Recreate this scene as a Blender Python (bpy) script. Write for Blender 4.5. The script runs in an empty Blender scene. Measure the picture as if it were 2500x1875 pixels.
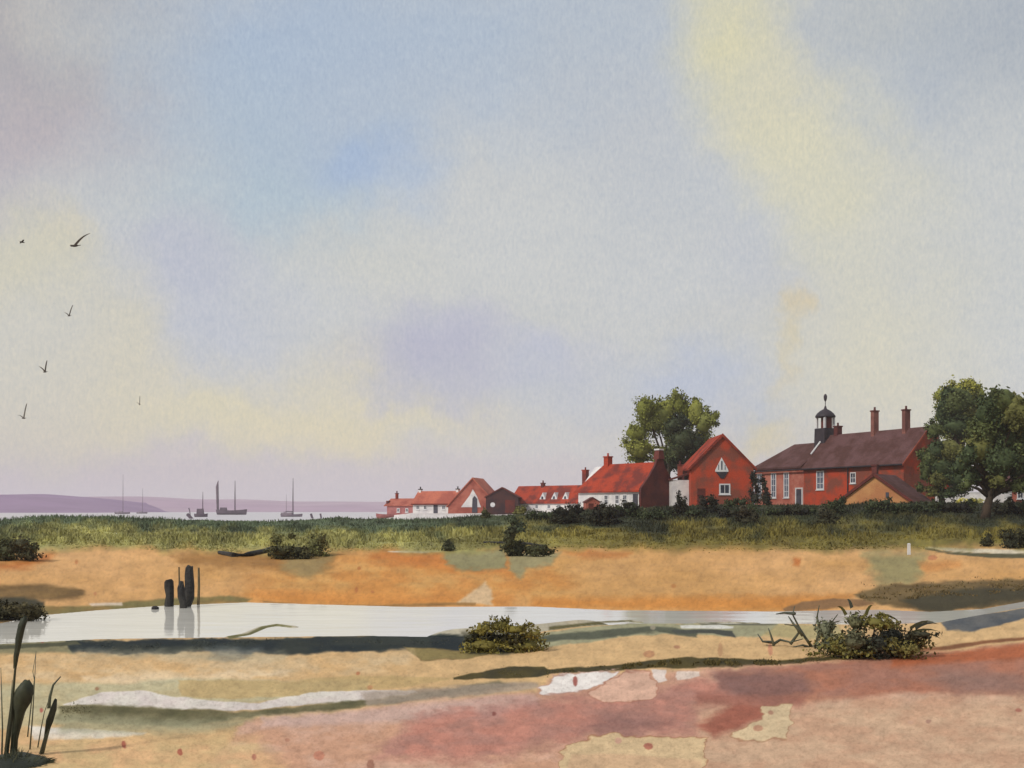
import bpy, bmesh, math, random
import numpy as np
from mathutils import Vector, Matrix

random.seed(7)
RNG = np.random.default_rng(11)
scene = bpy.context.scene
COL = scene.collection

# ------------------------------------------------------------------ camera model
F, HX, HY, CH = 2680.0, 1250.0, 1243.0, 2.8      # focal length in px, horizon, eye height


def at(px, py, Y):
    return Vector(((px - HX) / F * Y, Y, CH - (py - HY) / F * Y))


def lin(c):
    c = np.asarray(c, float) / 255.0
    return np.where(c <= 0.04045, c / 12.92, ((c + 0.055) / 1.055) ** 2.4)


# ------------------------------------------------------------------ numpy noise
_T = RNG.random((256, 256))


def vnoise(x, y):
    xi = np.floor(x).astype(int); yi = np.floor(y).astype(int)
    fx = x - xi; fy = y - yi
    fx = fx * fx * (3 - 2 * fx); fy = fy * fy * (3 - 2 * fy)
    a = _T[xi & 255, yi & 255]; b = _T[(xi + 1) & 255, yi & 255]
    c = _T[xi & 255, (yi + 1) & 255]; d = _T[(xi + 1) & 255, (yi + 1) & 255]
    return (a * (1 - fx) + b * fx) * (1 - fy) + (c * (1 - fx) + d * fx) * fy


def fbm(x, y, o=4):
    s = 0; a = 0.5; t = 0
    for i in range(o):
        s = s + a * vnoise(x * 2 ** i + 17.3 * i, y * 2 ** i + 5.1 * i); t += a; a *= 0.5
    return s / t


# ------------------------------------------------------------------ objects
def link(o):
    COL.objects.link(o); return o


def tag(o, label=None, cat=None, group=None, kind=None):
    if label: o['label'] = label
    if cat: o['category'] = cat
    if group: o['group'] = group
    if kind: o['kind'] = kind
    return o


def thing(name, label, cat, loc=(0, 0, 0), rotz=0.0, group=None):
    o = link(bpy.data.objects.new(name, None))
    o.empty_display_size = 0.2
    o.location = loc; o.rotation_euler = (0, 0, rotz)
    return tag(o, label, cat, group)


def np_mesh(name, V, faces, mat, parent=None, cols=None, smooth=False):
    """V (n,3); faces: (m,k) array or list of tuples"""
    me = bpy.data.meshes.new(name)
    V = np.asarray(V, np.float32)
    if isinstance(faces, np.ndarray):
        m, k = faces.shape
        me.vertices.add(len(V)); me.vertices.foreach_set('co', V.ravel())
        me.loops.add(m * k); me.loops.foreach_set('vertex_index', faces.astype(np.int32).ravel())
        me.polygons.add(m); me.polygons.foreach_set('loop_start', np.arange(0, m * k, k, dtype=np.int32))
        me.update(calc_edges=True)
    else:
        me.from_pydata([tuple(v) for v in V], [], [tuple(f) for f in faces]); me.update()
    if cols is not None:
        a = me.attributes.new('tint', 'FLOAT_COLOR', 'POINT')
        c = np.ones((len(V), 4), np.float32); c[:, :3] = cols
        a.data.foreach_set('color', c.ravel())
    if smooth:
        me.polygons.foreach_set('use_smooth', np.ones(len(me.polygons), bool))
    me.validate()
    me.materials.append(mat)
    o = link(bpy.data.objects.new(name, me))
    if parent is not None: o.parent = parent
    return o


class MB:
    """collects boxes, prisms, tubes; build() links them as one mesh object"""
    def __init__(s): s.v = []; s.f = []

    def add(s, vs, fs):
        n = len(s.v); s.v += [tuple(v) for v in vs]; s.f += [tuple(i + n for i in f) for f in fs]

    def box(s, x0, x1, y0, y1, z0, z1):
        s.add([(x0, y0, z0), (x1, y0, z0), (x1, y1, z0), (x0, y1, z0), (x0, y0, z1), (x1, y0, z1), (x1, y1, z1), (x0, y1, z1)],
              [(0, 3, 2, 1), (4, 5, 6, 7), (0, 1, 5, 4), (1, 2, 6, 5), (2, 3, 7, 6), (3, 0, 4, 7)])

    def frustum(s, cx, cy, z0, z1, a0, b0, a1, b1):
        s.add([(cx - a0, cy - b0, z0), (cx + a0, cy - b0, z0), (cx + a0, cy + b0, z0), (cx - a0, cy + b0, z0),
               (cx - a1, cy - b1, z1), (cx + a1, cy - b1, z1), (cx + a1, cy + b1, z1), (cx - a1, cy + b1, z1)],
              [(0, 3, 2, 1), (4, 5, 6, 7), (0, 1, 5, 4), (1, 2, 6, 5), (2, 3, 7, 6), (3, 0, 4, 7)])

    def prism(s, prof, a0, a1, axis):
        """prof: list of (p,z); extruded along axis 'x' (p is y) or 'y' (p is x)"""
        n = len(prof)
        mk = (lambda p, z, a: (a, p, z)) if axis == 'x' else (lambda p, z, a: (p, a, z))
        vs = [mk(p, z, a0) for p, z in prof] + [mk(p, z, a1) for p, z in prof]
        fs = [tuple(range(n)), tuple(range(2 * n - 1, n - 1, -1))]
        for i in range(n):
            j = (i + 1) % n
            fs.append((i, i + n, j + n, j))
        s.add(vs, fs)

    def tube(s, pts, rad, n=8):
        pts = [Vector(p) for p in pts]
        if not hasattr(rad, '__len__'): rad = [rad] * len(pts)
        vs = []; fs = []
        for i, p in enumerate(pts):
            d = (pts[min(i + 1, len(pts) - 1)] - pts[max(i - 1, 0)]).normalized()
            ref = Vector((0, 1, 0)) if abs(d.y) < 0.9 else Vector((1, 0, 0))
            a = d.cross(ref).normalized(); b = d.cross(a)
            for k in range(n):
                t = 2 * math.pi * k / n
                vs.append(p + (a * math.cos(t) + b * math.sin(t)) * rad[i])
        for i in range(len(pts) - 1):
            for k in range(n):
                fs.append((i * n + k, i * n + (k + 1) % n, (i + 1) * n + (k + 1) % n, (i + 1) * n + k))
        fs.append(tuple(range(n - 1, -1, -1))); fs.append(tuple(range((len(pts) - 1) * n, len(pts) * n)))
        s.add(vs, fs)

    def lathe(s, cx, cy, prof, n=12):
        vs = []; fs = []
        for r, z in prof:
            for k in range(n):
                t = 2 * math.pi * k / n
                vs.append((cx + r * math.cos(t), cy + r * math.sin(t), z))
        for i in range(len(prof) - 1):
            for k in range(n):
                fs.append((i * n + k, i * n + (k + 1) % n, (i + 1) * n + (k + 1) % n, (i + 1) * n + k))
        fs.append(tuple(range(n - 1, -1, -1))); fs.append(tuple(range((len(prof) - 1) * n, len(prof) * n)))
        s.add(vs, fs)

    def build(s, name, mat, parent=None, smooth=False, bevel=0.0, jitter=0.0):
        me = bpy.data.meshes.new(name)
        me.from_pydata(s.v, [], s.f)
        bm = bmesh.new(); bm.from_mesh(me)
        bmesh.ops.recalc_face_normals(bm, faces=bm.faces)
        if bevel:
            bmesh.ops.bevel(bm, geom=list(bm.edges), offset=bevel, segments=1, affect='EDGES')
        if jitter:
            for v in bm.verts:
                v.co += Vector((random.uniform(-1, 1), random.uniform(-1, 1), random.uniform(-1, 1))) * jitter
        bm.to_mesh(me); bm.free()
        if smooth:
            me.polygons.foreach_set('use_smooth', np.ones(len(me.polygons), bool))
        me.materials.append(mat)
        o = link(bpy.data.objects.new(name, me))
        if parent is not None: o.parent = parent
        return o


# ------------------------------------------------------------------ materials
def new_mat(name):
    m = bpy.data.materials.new(name); m.use_nodes = True
    nt = m.node_tree; nt.nodes.clear()
    out = nt.nodes.new('ShaderNodeOutputMaterial'); b = nt.nodes.new('ShaderNodeBsdfPrincipled')
    nt.links.new(b.outputs[0], out.inputs[0])
    return m, nt, b


def mixc(nt, fac, a, b, mode='MIX'):
    n = nt.nodes.new('ShaderNodeMix'); n.data_type = 'RGBA'; n.blend_type = mode
    for sock, v in ((n.inputs[0], fac), (n.inputs[6], a), (n.inputs[7], b)):
        if hasattr(v, 'is_linked'): nt.links.new(v, sock)
        elif hasattr(v, '__len__'): sock.default_value = (*v[:3], 1.0)
        else: sock.default_value = v
    return n.outputs[2]


def noise_fac(nt, coord, scale, lo, hi, detail=4.0, rough=0.6, vscale=None):
    if vscale is not None:
        mp = nt.nodes.new('ShaderNodeMapping'); mp.inputs['Scale'].default_value = vscale
        nt.links.new(coord, mp.inputs['Vector']); coord = mp.outputs[0]
    n = nt.nodes.new('ShaderNodeTexNoise'); n.inputs['Scale'].default_value = scale
    n.inputs['Detail'].default_value = detail; n.inputs['Roughness'].default_value = rough
    nt.links.new(coord, n.inputs['Vector'])
    r = nt.nodes.new('ShaderNodeMapRange'); r.inputs[1].default_value = lo; r.inputs[2].default_value = hi
    nt.links.new(n.outputs[0], r.inputs[0])
    return r.outputs[0]


def pigment(name, c1, c2, scale=0.6, rough=0.8, grain=14.0, grain_amt=0.22, bump=0.0, bump_scale=10.0, rows=0.0, attr=False, spec=0.25,
            light=1.0, lo=0.42, hi=0.58):
    """mottled surface: two colours mixed by large noise, multiplied by fine grain. c1,c2 are sRGB"""
    m, nt, b = new_mat(name)
    tc = nt.nodes.new('ShaderNodeTexCoord'); co = tc.outputs['Object']
    A = lin(c1) * light; B = lin(c2) * light
    if attr:
        at_ = nt.nodes.new('ShaderNodeAttribute'); at_.attribute_name = 'tint'
        col = at_.outputs['Color']
    else:
        col = mixc(nt, noise_fac(nt, co, scale, lo, hi), A, B)
    g = noise_fac(nt, co, grain, 0.3, 0.7, 3.0)
    gm = nt.nodes.new('ShaderNodeMapRange'); gm.inputs[3].default_value = 1 - grain_amt; gm.inputs[4].default_value = 1 + grain_amt
    nt.links.new(g, gm.inputs[0])
    comb = nt.nodes.new('ShaderNodeCombineColor')
    for i in range(3): nt.links.new(gm.outputs[0], comb.inputs[i])
    col = mixc(nt, 1.0, col, comb.outputs[0], 'MULTIPLY')
    nt.links.new(col, b.inputs['Base Color'])
    b.inputs['Roughness'].default_value = rough
    b.inputs['Specular IOR Level'].default_value = spec
    if bump or rows:
        bp = nt.nodes.new('ShaderNodeBump'); bp.inputs['Strength'].default_value = max(bump, 0.4 if rows else 0); bp.inputs['Distance'].default_value = 0.05
        if rows:
            w = nt.nodes.new('ShaderNodeTexWave'); w.bands_direction = 'Z'; w.inputs['Scale'].default_value = rows
            w.inputs['Distortion'].default_value = 1.0; w.inputs['Detail'].default_value = 2
            nt.links.new(co, w.inputs['Vector']); nt.links.new(w.outputs['Fac'], bp.inputs['Height'])
        else:
            h = noise_fac(nt, co, bump_scale, 0.2, 0.8, 5.0)
            nt.links.new(h, bp.inputs['Height'])
        nt.links.new(bp.outputs[0], b.inputs['Normal'])
    return m


M = {}
M['brick_red'] = pigment('red_brick', (162, 76, 54), (136, 70, 56), 0.4, grain=9, bump=0.3, bump_scale=7)
M['brick_orange'] = pigment('orange_brick', (178, 68, 42), (128, 70, 56), 0.4, grain=9, bump=0.3, bump_scale=7)
M['brick_dark'] = pigment('dark_plum_brick', (104, 52, 46), (84, 44, 44), 0.5, grain=9, bump=0.3, bump_scale=7)
M['brick_pink'] = pigment('pink_brick', (172, 100, 84), (146, 76, 64), 0.45, grain=9, bump=0.2, bump_scale=7)
M['wing_brick'] = pigment('washed_pink_brick', (184, 118, 102), (164, 90, 76), 0.45, grain=9, bump=0.2, bump_scale=7)
M['chimney_brick'] = pigment('sooty_brick', (140, 92, 82), (112, 72, 66), 0.5, grain=9)
M['white_wall'] = pigment('white_limewash', (222, 218, 216), (200, 196, 198), 0.6, grain=5, grain_amt=0.06, bump=0.15)
M['tan_wall'] = pigment('ochre_render', (190, 138, 90), (176, 118, 78), 0.4, grain=8, grain_amt=0.12, bump=0.2)
M['tar'] = pigment('tarred_boards', (74, 46, 44), (56, 38, 42), 0.6, grain=8)
M['roof_red'] = pigment('orange_red_tiles', (164, 60, 36), (112, 46, 38), 0.45, grain=7, rows=1.6)
M['roof_purple'] = pigment('plum_tiles', (96, 66, 66), (78, 48, 44), 0.4, grain=7, rows=1.6)
M['roof_pink'] = pigment('faded_pink_tiles', (184, 104, 82), (158, 84, 70), 0.3, grain=6, rows=1.6)
M['verge'] = pigment('dark_red_timber', (104, 46, 38), (84, 40, 36), 0.7)
M['lead'] = pigment('dark_lead', (62, 54, 60), (48, 44, 52), 1.0, rough=0.55)
M['glass'] = pigment('window_glass', (70, 76, 90), (46, 48, 60), 0.8, rough=0.15, grain_amt=0.05, spec=0.5)
M['glass_blue'] = pigment('blue_window_glass', (104, 110, 126), (80, 86, 104), 0.8, rough=0.15, grain_amt=0.05, spec=0.5)
M['frame'] = pigment('white_paint', (216, 214, 214), (200, 200, 204), 1.0, grain_amt=0.05)
M['door'] = pigment('slate_blue_paint', (76, 74, 84), (60, 58, 68), 1.0)
M['bark'] = pigment('bark', (74, 60, 48), (58, 50, 42), 1.5, bump=0.5)
M['foliage'] = pigment('foliage', (0, 0, 0), (0, 0, 0), attr=True, grain=3.0, grain_amt=0.25, rough=0.7, spec=0.2)
M['grass'] = pigment('grass_blades', (0, 0, 0), (0, 0, 0), attr=True, grain=2.0, grain_amt=0.15, rough=0.7, spec=0.2)
M['wet_timber'] = pigment('black_wet_timber', (54, 52, 50), (38, 38, 40), 3.0, bump=0.6, bump_scale=14, rough=0.6)
M['stick'] = pigment('grey_brown_stick', (112, 96, 66), (92, 82, 62), 3.0)
M['reed'] = pigment('grey_green_reed', (92, 94, 78), (70, 74, 64), 2.0, rough=0.6)
M['reed_dark'] = pigment('dark_green_reed', (60, 64, 48), (44, 48, 42), 2.0, rough=0.6)
M['hull'] = pigment('dark_plum_hull', (98, 84, 96), (84, 72, 84), 0.6)
M['hull_grey'] = pigment('grey_lilac_hull', (140, 126, 136), (120, 108, 120), 0.6)
M['sail'] = pigment('furled_brown_sail', (122, 106, 116), (104, 90, 100), 0.8)
M['hull_red'] = pigment('rust_red_hull', (168, 108, 106), (150, 92, 92), 0.8)
M['bird'] = pigment('dark_feathers', (74, 64, 58), (58, 52, 50), 3.0)
M['bird_pale'] = pigment('grey_feathers', (112, 104, 100), (92, 88, 86), 3.0)
M['yellow'] = pigment('yellow_bloom', (214, 200, 90), (190, 184, 80), 3.0)
M['stone'] = pigment('dark_stone', (60, 56, 58), (46, 44, 48), 4.0, bump=0.4)


# ------------------------------------------------------------------ terrain
def tab(pts):
    xs, ys = zip(*pts)
    return lambda p: np.interp(p, xs, ys)


near_py = tab([(-1200, 1600), (0, 1572), (240, 1560), (520, 1556), (900, 1552), (1130, 1556), (1300, 1545), (1400, 1530), (1550, 1522),
               (1900, 1522), (2100, 1525), (2290, 1520), (2400, 1500), (2500, 1483), (2750, 1464), (4000, 1440)])
far_py = tab([(-1200, 1570), (-300, 1545), (0, 1522), (107, 1502), (240, 1490), (400, 1479), (600, 1471), (1000, 1482), (1300, 1481),
              (1500, 1490), (1900, 1493), (2050, 1490), (2150, 1489), (2270, 1494), (2400, 1487), (2500, 1469), (2750, 1450), (4000, 1425)])
green_py = tab([(-1500, 1370), (-100, 1352), (100, 1340), (330, 1337), (440, 1346), (700, 1347), (950, 1345), (1090, 1346), (1300, 1340),
                (1550, 1341), (1800, 1343), (2050, 1344), (2250, 1338), (2500, 1338), (4000, 1345)])
crest_py = tab([(-1500, 1275), (0, 1266), (122, 1259), (250, 1259), (326, 1262), (430, 1266), (650, 1269), (760, 1264), (830, 1262),
                (900, 1263), (1000, 1266), (1100, 1263), (1250, 1253), (1350, 1248), (1450, 1243), (1600, 1237), (1750, 1231),
                (1850, 1233), (2000, 1232), (2250, 1225), (2500, 1225), (4000, 1215)])
YC = 105.0
KY = [105, 112, 120, 135, 150, 175, 200, 215, 260, 320, 345]
PXK = [-2000, 880, 935, 1010, 1250, 1340, 1420, 1600, 1750, 2000, 2250, 2700, 4500]
KZ = {  # ground height behind the crest for each of PXK
    120: [0.2, 0.2, 0.6, 0.7, 1.2, 1.6, 2.5, 2.9, 3.15, 3.15, 3.4, 3.5, 3.8],
    135: [-.8, -.8, -.2, 0.4, 0.8, 1.4, 2.6, 3.0, 3.4, 3.3, 3.4, 3.5, 3.8],
    150: [-.9, -.9, 0.0, 0.8, 1.1, 1.6, 2.8, 3.1, 3.4, 3.3, 3.4, 3.5, 3.8],
    175: [-1, -1, 0.3, 1.2, 1.5, 2.0, 2.8, 3.1, 3.4, 3.3, 3.4, 3.5, 3.8],
    200: [-1, -1, 0.9, 1.8, 2.2, 2.4, 2.8, 3.1, 3.4, 3.3, 3.4, 3.5, 3.8],
    215: [-1, -1, 1.3, 2.2, 2.4, 2.5, 2.8, 3.1, 3.4, 3.3, 3.4, 3.5, 3.8],
    260: [-1, -1, 0.6, 1.2, 1.6, 2.0, 2.4, 3.0, 3.2, 3.2, 3.4, 3.5, 3.8],
    320: [-1, -1, -.6, -.4, 0.2, 0.8, 1.4, 2.0, 2.4, 2.6, 3.0, 3.2, 3.4],
    345: [-1.2] * 13,
}
# low mud spits standing out of the creek: polyline of px points on the water plane, half width (m), height
SPITS = [([(560, 1556), (600, 1549), (640, 1532), (675, 1526), (718, 1531)], 0.22, 0.03),
         ([(1330, 1532), (1400, 1524), (1470, 1519), (1540, 1516), (1562, 1520)], 0.2, 0.03),
         ([(1700, 1523), (1780, 1520), (1850, 1523)], 0.18, 0.03),
         ([(1130, 1556), (1200, 1551), (1300, 1547), (1420, 1533)], 0.8, 0.18)]


def flat_pt(px, py, z=0.0):
    Y = F * (CH - z) / (py - HY)
    return ((px - HX) / F * Y, Y)


def dist_poly(X, Y, pts):
    d = np.full(X.shape, 1e9)
    for (ax, ay), (bx, by) in zip(pts[:-1], pts[1:]):
        vx, vy = bx - ax, by - ay
        t = np.clip(((X - ax) * vx + (Y - ay) * vy) / (vx * vx + vy * vy), 0, 1)
        d = np.minimum(d, np.hypot(X - ax - t * vx, Y - ay - t * vy))
    return d


def terrain(px, Y):
    """ground height on bearing px at depth Y (arrays of the same shape)"""
    px = np.asarray(px, float); Y = np.asarray(Y, float)
    yn = F * (CH - 0.2) / (near_py(px) - HY)
    yf = F * CH / (far_py(px) - HY)
    yg = F * (CH - 0.62) / (green_py(px) - HY)
    zc = CH - (crest_py(px) + 5 - HY) * YC / F
    o = np.ones_like(px)
    ky = [0 * o, yn * 0.5, yn * 0.72, yn - 1.2, yn, yn + 0.35, yn + 1.0, (yn + yf) / 2, np.maximum(yf - 0.9, (yn + yf) / 2 + .3), yf, yf + 1.5, yf * 0.45 + yg * 0.55, yg,
          yg + 8, yg * 0.4 + YC * 0.6, YC - 4, YC * o, 112 * o]
    kz = [0.5 * o, 0.46 * o, 0.42 * o, 0.27 * o, 0.2 * o, -0.02 * o, -0.2 * o, -0.4 * o, -0.2 * o, 0 * o, 0.1 * o, 0.40 * o, 0.62 * o,
          0.62 + (zc - 0.62) * .22, 0.62 + (zc - 0.62) * .62, zc - 0.03, zc, zc - 0.12]
    for y in KY[2:]:
        ky.append(y * o); kz.append(np.interp(px, PXK, KZ[y]))
    z = np.full(px.shape, kz[0]) if np.isscalar(kz[0]) else kz[0].copy()
    for i in range(len(ky) - 1):
        m = (Y >= ky[i])
        t = np.clip((Y - ky[i]) / np.maximum(ky[i + 1] - ky[i], 1e-6), 0, 1)
        z = np.where(m, kz[i] + (kz[i + 1] - kz[i]) * t, z)
    z = np.where(Y >= ky[-1], kz[-1], z)
    X = (px - HX) / F * Y
    und = (fbm(X * 0.35 + 40, Y * 0.35 + 9, 4) - 0.5)
    w = np.clip((yn - 0.6 - Y) / 2.0, 0, 1) * 0.16 + np.clip((Y - yf - 1) / 6, 0, 1) * np.clip((YC - 4 - Y) / 10, 0, 1) * 0.30
    z = z + und * w
    for pts, hw, hh in SPITS:
        P = [flat_pt(*p) for p in pts]
        d = dist_poly(X, Y, P)
        z = np.maximum(z, np.where(d < hw * 2, hh - (hh + 0.12) * (d / hw) ** 2 * 0.6, -9))
    return z


def gz(px, Y):
    return float(terrain(np.array([float(px)]), np.array([float(Y)]))[0])


def on_ground(px, Y):
    return Vector(((px - HX) / F * Y, Y, gz(px, Y)))


def depth_at(px, py):
    """depth at which bearing px shows the ground at height py"""
    ys = np.concatenate([np.linspace(6, 40, 700), np.linspace(40, 108, 500)])
    pys = HY + F * (CH - terrain(np.full(ys.shape, float(px)), ys)) / ys
    ok = np.where(pys <= py)[0]
    return float(ys[ok[0]]) if len(ok) else 104.0


# ------------------------------------------------------------------ colour of the ground (sand, mud, weed, pools, painted bank shade) as patches
LG = 1.0   # light on level ground, for turning a wanted tone into a base colour
LAYERS = []


def patch(poly, c, soft=3, a=1.0, warp=5, edge=0.0, c2=None):
    LAYERS.append((np.array(poly, float), np.array(c, float), soft, a, warp, edge, None if c2 is None else np.array(c2, float)))


def band(top, bot, c, **k):
    patch(list(top) + list(reversed(bot)), c, **k)


def sd_poly(x, y, P):
    d = np.full(x.shape, 1e9); ins = np.zeros(x.shape, bool)
    n = len(P)
    for i in range(n):
        ax, ay = P[i]; bx, by = P[(i + 1) % n]
        vx, vy = bx - ax, by - ay
        t = np.clip(((x - ax) * vx + (y - ay) * vy) / max(vx * vx + vy * vy, 1e-9), 0, 1)
        d = np.minimum(d, np.hypot(x - ax - t * vx, y - ay - t * vy))
        c = ((ay > y) != (by > y))
        if vy != 0: ins ^= c & (x < ax + (y - ay) / vy * vx)
    return np.where(ins, -d, d)


# --- orange sand bank
band([(700, 1340), (800, 1345), (1000, 1350), (1300, 1350), (1400, 1345)], [(560, 1475), (800, 1478), (1100, 1478), (1400, 1480)], (200, 136, 68), soft=60, a=.9, warp=14, c2=(198, 148, 84))
band([(920, 1340), (1140, 1340), (1235, 1350)], [(900, 1372), (1100, 1400), (1240, 1400)], (188, 112, 48), soft=22, a=.8, warp=16)
band([(600, 1450), (900, 1440), (1250, 1452)], [(640, 1476), (900, 1482), (1250, 1484)], (204, 132, 60), soft=18, a=.7, warp=8)
band([(1300, 1462), (1700, 1456), (2100, 1452)], [(1300, 1484), (1700, 1492), (2000, 1494)], (196, 128, 58), soft=14, a=.85, warp=8)
band([(120, 1340), (450, 1345), (440, 1390)], [(60, 1360), (200, 1380), (380, 1400)], (214, 166, 112), soft=20, a=.6, warp=10)
patch([(80, 1362), (140, 1340), (120, 1370), (60, 1386), (0, 1392), (0, 1375)], (178, 104, 48), soft=12, a=.85, warp=10)
band([(430, 1352), (520, 1345), (700, 1345), (810, 1352)], [(440, 1378), (600, 1388), (720, 1398), (800, 1402)], (152, 108, 56), soft=14, a=.8, warp=18)
patch([(690, 1355), (800, 1350), (790, 1400), (760, 1412), (700, 1396)], (146, 128, 86), soft=14, a=.8, warp=16)
patch([(1092, 1340), (1235, 1345), (1228, 1380), (1180, 1392), (1130, 1398), (1085, 1380)], (140, 136, 98), soft=8, a=.95, warp=14, edge=.1)
patch([(1238, 1350), (1370, 1345), (1345, 1375), (1290, 1390), (1270, 1412), (1248, 1400)], (144, 138, 102), soft=8, a=.9, warp=12, edge=.1)
patch([(1360, 1342), (1540, 1346), (1536, 1360), (1420, 1364)], (184, 118, 60), soft=8, a=.8, warp=8)
patch([(1190, 1418), (1200, 1450), (1206, 1478), (1110, 1476), (1145, 1450), (1180, 1428)], (206, 176, 138), soft=5, a=.95, warp=7)
patch([(2110, 1345), (2260, 1345), (2250, 1400), (2220, 1430), (2150, 1432), (2130, 1400)], (142, 134, 92), soft=22, a=.9, warp=16)
patch([(1935, 1362), (1956, 1364), (1950, 1384), (1936, 1380)], (178, 100, 44), soft=5, a=.8)
patch([(2240, 1372), (2340, 1370), (2350, 1384), (2260, 1398)], (196, 134, 74), soft=10, a=.8, warp=6)
# pale tidal pools in the bank
patch([(948, 1346), (1000, 1343), (1080, 1341), (1094, 1344), (1040, 1350), (980, 1349)], (226, 222, 218), soft=1.5, a=1, warp=2)
band([(2252, 1334), (2330, 1338), (2440, 1341), (2560, 1342)], [(2256, 1338), (2340, 1348), (2440, 1352), (2560, 1352)], (208, 196, 172), soft=2, warp=2)
band([(2252, 1334), (2300, 1345), (2400, 1351), (2560, 1352)], [(2258, 1341), (2320, 1353), (2420, 1362), (2560, 1363)], (84, 80, 56), soft=1.5, warp=2)
# tide line of weed and mud along the far shore
band([(-80, 1432), (110, 1428), (185, 1436), (205, 1452)], [(-80, 1468), (80, 1466), (190, 1462)], (112, 86, 50), soft=7, warp=8, c2=(126, 98, 58))
band([(-80, 1462), (60, 1456), (108, 1470)], [(-80, 1540), (0, 1523), (60, 1512), (108, 1500)], (62, 58, 42), soft=6, warp=8)
band([(100, 1480), (240, 1480), (320, 1468), (480, 1457), (560, 1456), (615, 1462)], [(90, 1504), (220, 1494), (340, 1484), (480, 1476), (600, 1470)], (124, 114, 70), soft=3, warp=4, c2=(138, 112, 66))
patch([(215, 1474), (300, 1470), (300, 1478), (225, 1480)], (214, 196, 176), soft=2, a=.9, warp=2)
band([(640, 1467), (760, 1478), (950, 1476), (1100, 1471), (1160, 1472)], [(640, 1470), (760, 1484), (950, 1483), (1100, 1478), (1160, 1479)], (148, 110, 62), soft=2, a=.9, warp=2)
band([(1910, 1486), (1960, 1470), (2040, 1462), (2130, 1468)], [(1915, 1494), (2040, 1484), (2100, 1480), (2140, 1478)], (134, 100, 66), soft=3, warp=5)
band([(2085, 1455), (2140, 1430), (2300, 1422), (2400, 1415), (2560, 1412)], [(2100, 1466), (2180, 1480), (2280, 1494), (2400, 1484), (2560, 1462)], (98, 78, 46), soft=5, warp=9, c2=(112, 92, 58))
band([(2200, 1462), (2340, 1440), (2450, 1436), (2560, 1434)], [(2240, 1488), (2300, 1494), (2420, 1474), (2560, 1456)], (66, 60, 42), soft=8, warp=9)
# --- near bank: tan sand
# near edge of the creek: wet mud, with the bank's shade painted in dark
band([(-80, 1572), (180, 1558), (220, 1556)], [(-80, 1600), (120, 1592), (180, 1594)], (126, 122, 92), soft=5, a=.9, warp=5)
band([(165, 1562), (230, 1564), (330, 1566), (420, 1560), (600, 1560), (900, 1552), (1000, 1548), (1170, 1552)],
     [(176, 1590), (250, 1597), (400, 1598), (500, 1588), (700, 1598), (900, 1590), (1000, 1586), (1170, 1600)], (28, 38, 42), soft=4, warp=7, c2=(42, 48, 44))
patch([(500, 1580), (640, 1580), (620, 1596), (560, 1612), (530, 1622), (515, 1600)], (84, 92, 94), soft=14, a=.85, warp=14)
band([(-80, 1578), (100, 1572), (190, 1564)], [(-80, 1586), (100, 1580), (200, 1574)], (76, 76, 56), soft=2, warp=4)
band([(180, 1588), (500, 1590), (700, 1594)], [(200, 1604), (500, 1612), (690, 1630)], (168, 158, 132), soft=16, a=.7, warp=12)
band([(980, 1580), (1160, 1590), (1250, 1586)], [(1030, 1614), (1150, 1606), (1230, 1594)], (136, 120, 74), soft=2.5, warp=5, edge=.15)
patch([(1130, 1545), (1290, 1545), (1300, 1580), (1230, 1600), (1140, 1596)], (74, 72, 56), soft=8, warp=8)
# grey green mud strips at the middle
band([(1290, 1548), (1400, 1535), (1550, 1520), (1700, 1524), (1900, 1526)], [(1320, 1582), (1430, 1568), (1540, 1552), (1650, 1548), (1860, 1556)], (150, 148, 118), soft=3, a=.95, warp=5)
band([(1300, 1556), (1380, 1545), (1500, 1538), (1580, 1530), (1650, 1532), (1700, 1545)], [(1310, 1568), (1390, 1562), (1500, 1556), (1600, 1542), (1670, 1552), (1700, 1556)], (76, 80, 66), soft=3, a=.9, warp=5)
band([(1640, 1538), (1740, 1536), (1788, 1540)], [(1650, 1546), (1740, 1546), (1794, 1556)], (70, 72, 66), soft=2, warp=3)
band([(1340, 1530), (1450, 1518), (1540, 1514)], [(1340, 1538), (1450, 1526), (1552, 1522)], (96, 90, 58), soft=2, warp=2)
band([(1700, 1520), (1790, 1520), (1900, 1522)], [(1710, 1526), (1790, 1527), (1900, 1527)], (108, 106, 88), soft=2, warp=2)
band([(1660, 1527), (1760, 1526), (1790, 1530)], [(1664, 1534), (1760, 1535), (1790, 1534)], (206, 204, 196), soft=1.5, warp=2)
band([(1900, 1524), (2050, 1526), (2060, 1545)], [(1860, 1552), (1960, 1560), (2050, 1556)], (166, 156, 112), soft=5, a=.8, warp=6)
band([(555, 1553), (605, 1546), (640, 1529), (675, 1523), (722, 1530)], [(560, 1560), (610, 1554), (648, 1537), (680, 1531), (718, 1533)], (112, 108, 70), soft=1.5, warp=1)
# blue grey wet mud on the right
band([(2296, 1520), (2330, 1506), (2440, 1496), (2560, 1476)], [(2310, 1538), (2370, 1542), (2440, 1526), (2560, 1494)], (92, 94, 96), soft=3, a=.95, warp=5, c2=(72, 78, 86))
# mid tones of near sand
band([(0, 1600), (500, 1612), (900, 1600), (1000, 1592)], [(0, 1668), (400, 1662), (900, 1640), (1000, 1650)], (212, 172, 120), soft=18, a=.75, warp=12, c2=(206, 180, 142))
band([(200, 1652), (380, 1648), (560, 1640), (720, 1636)], [(210, 1668), (400, 1668), (560, 1660), (700, 1650)], (222, 200, 168), soft=8, a=.55, warp=12)
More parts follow.
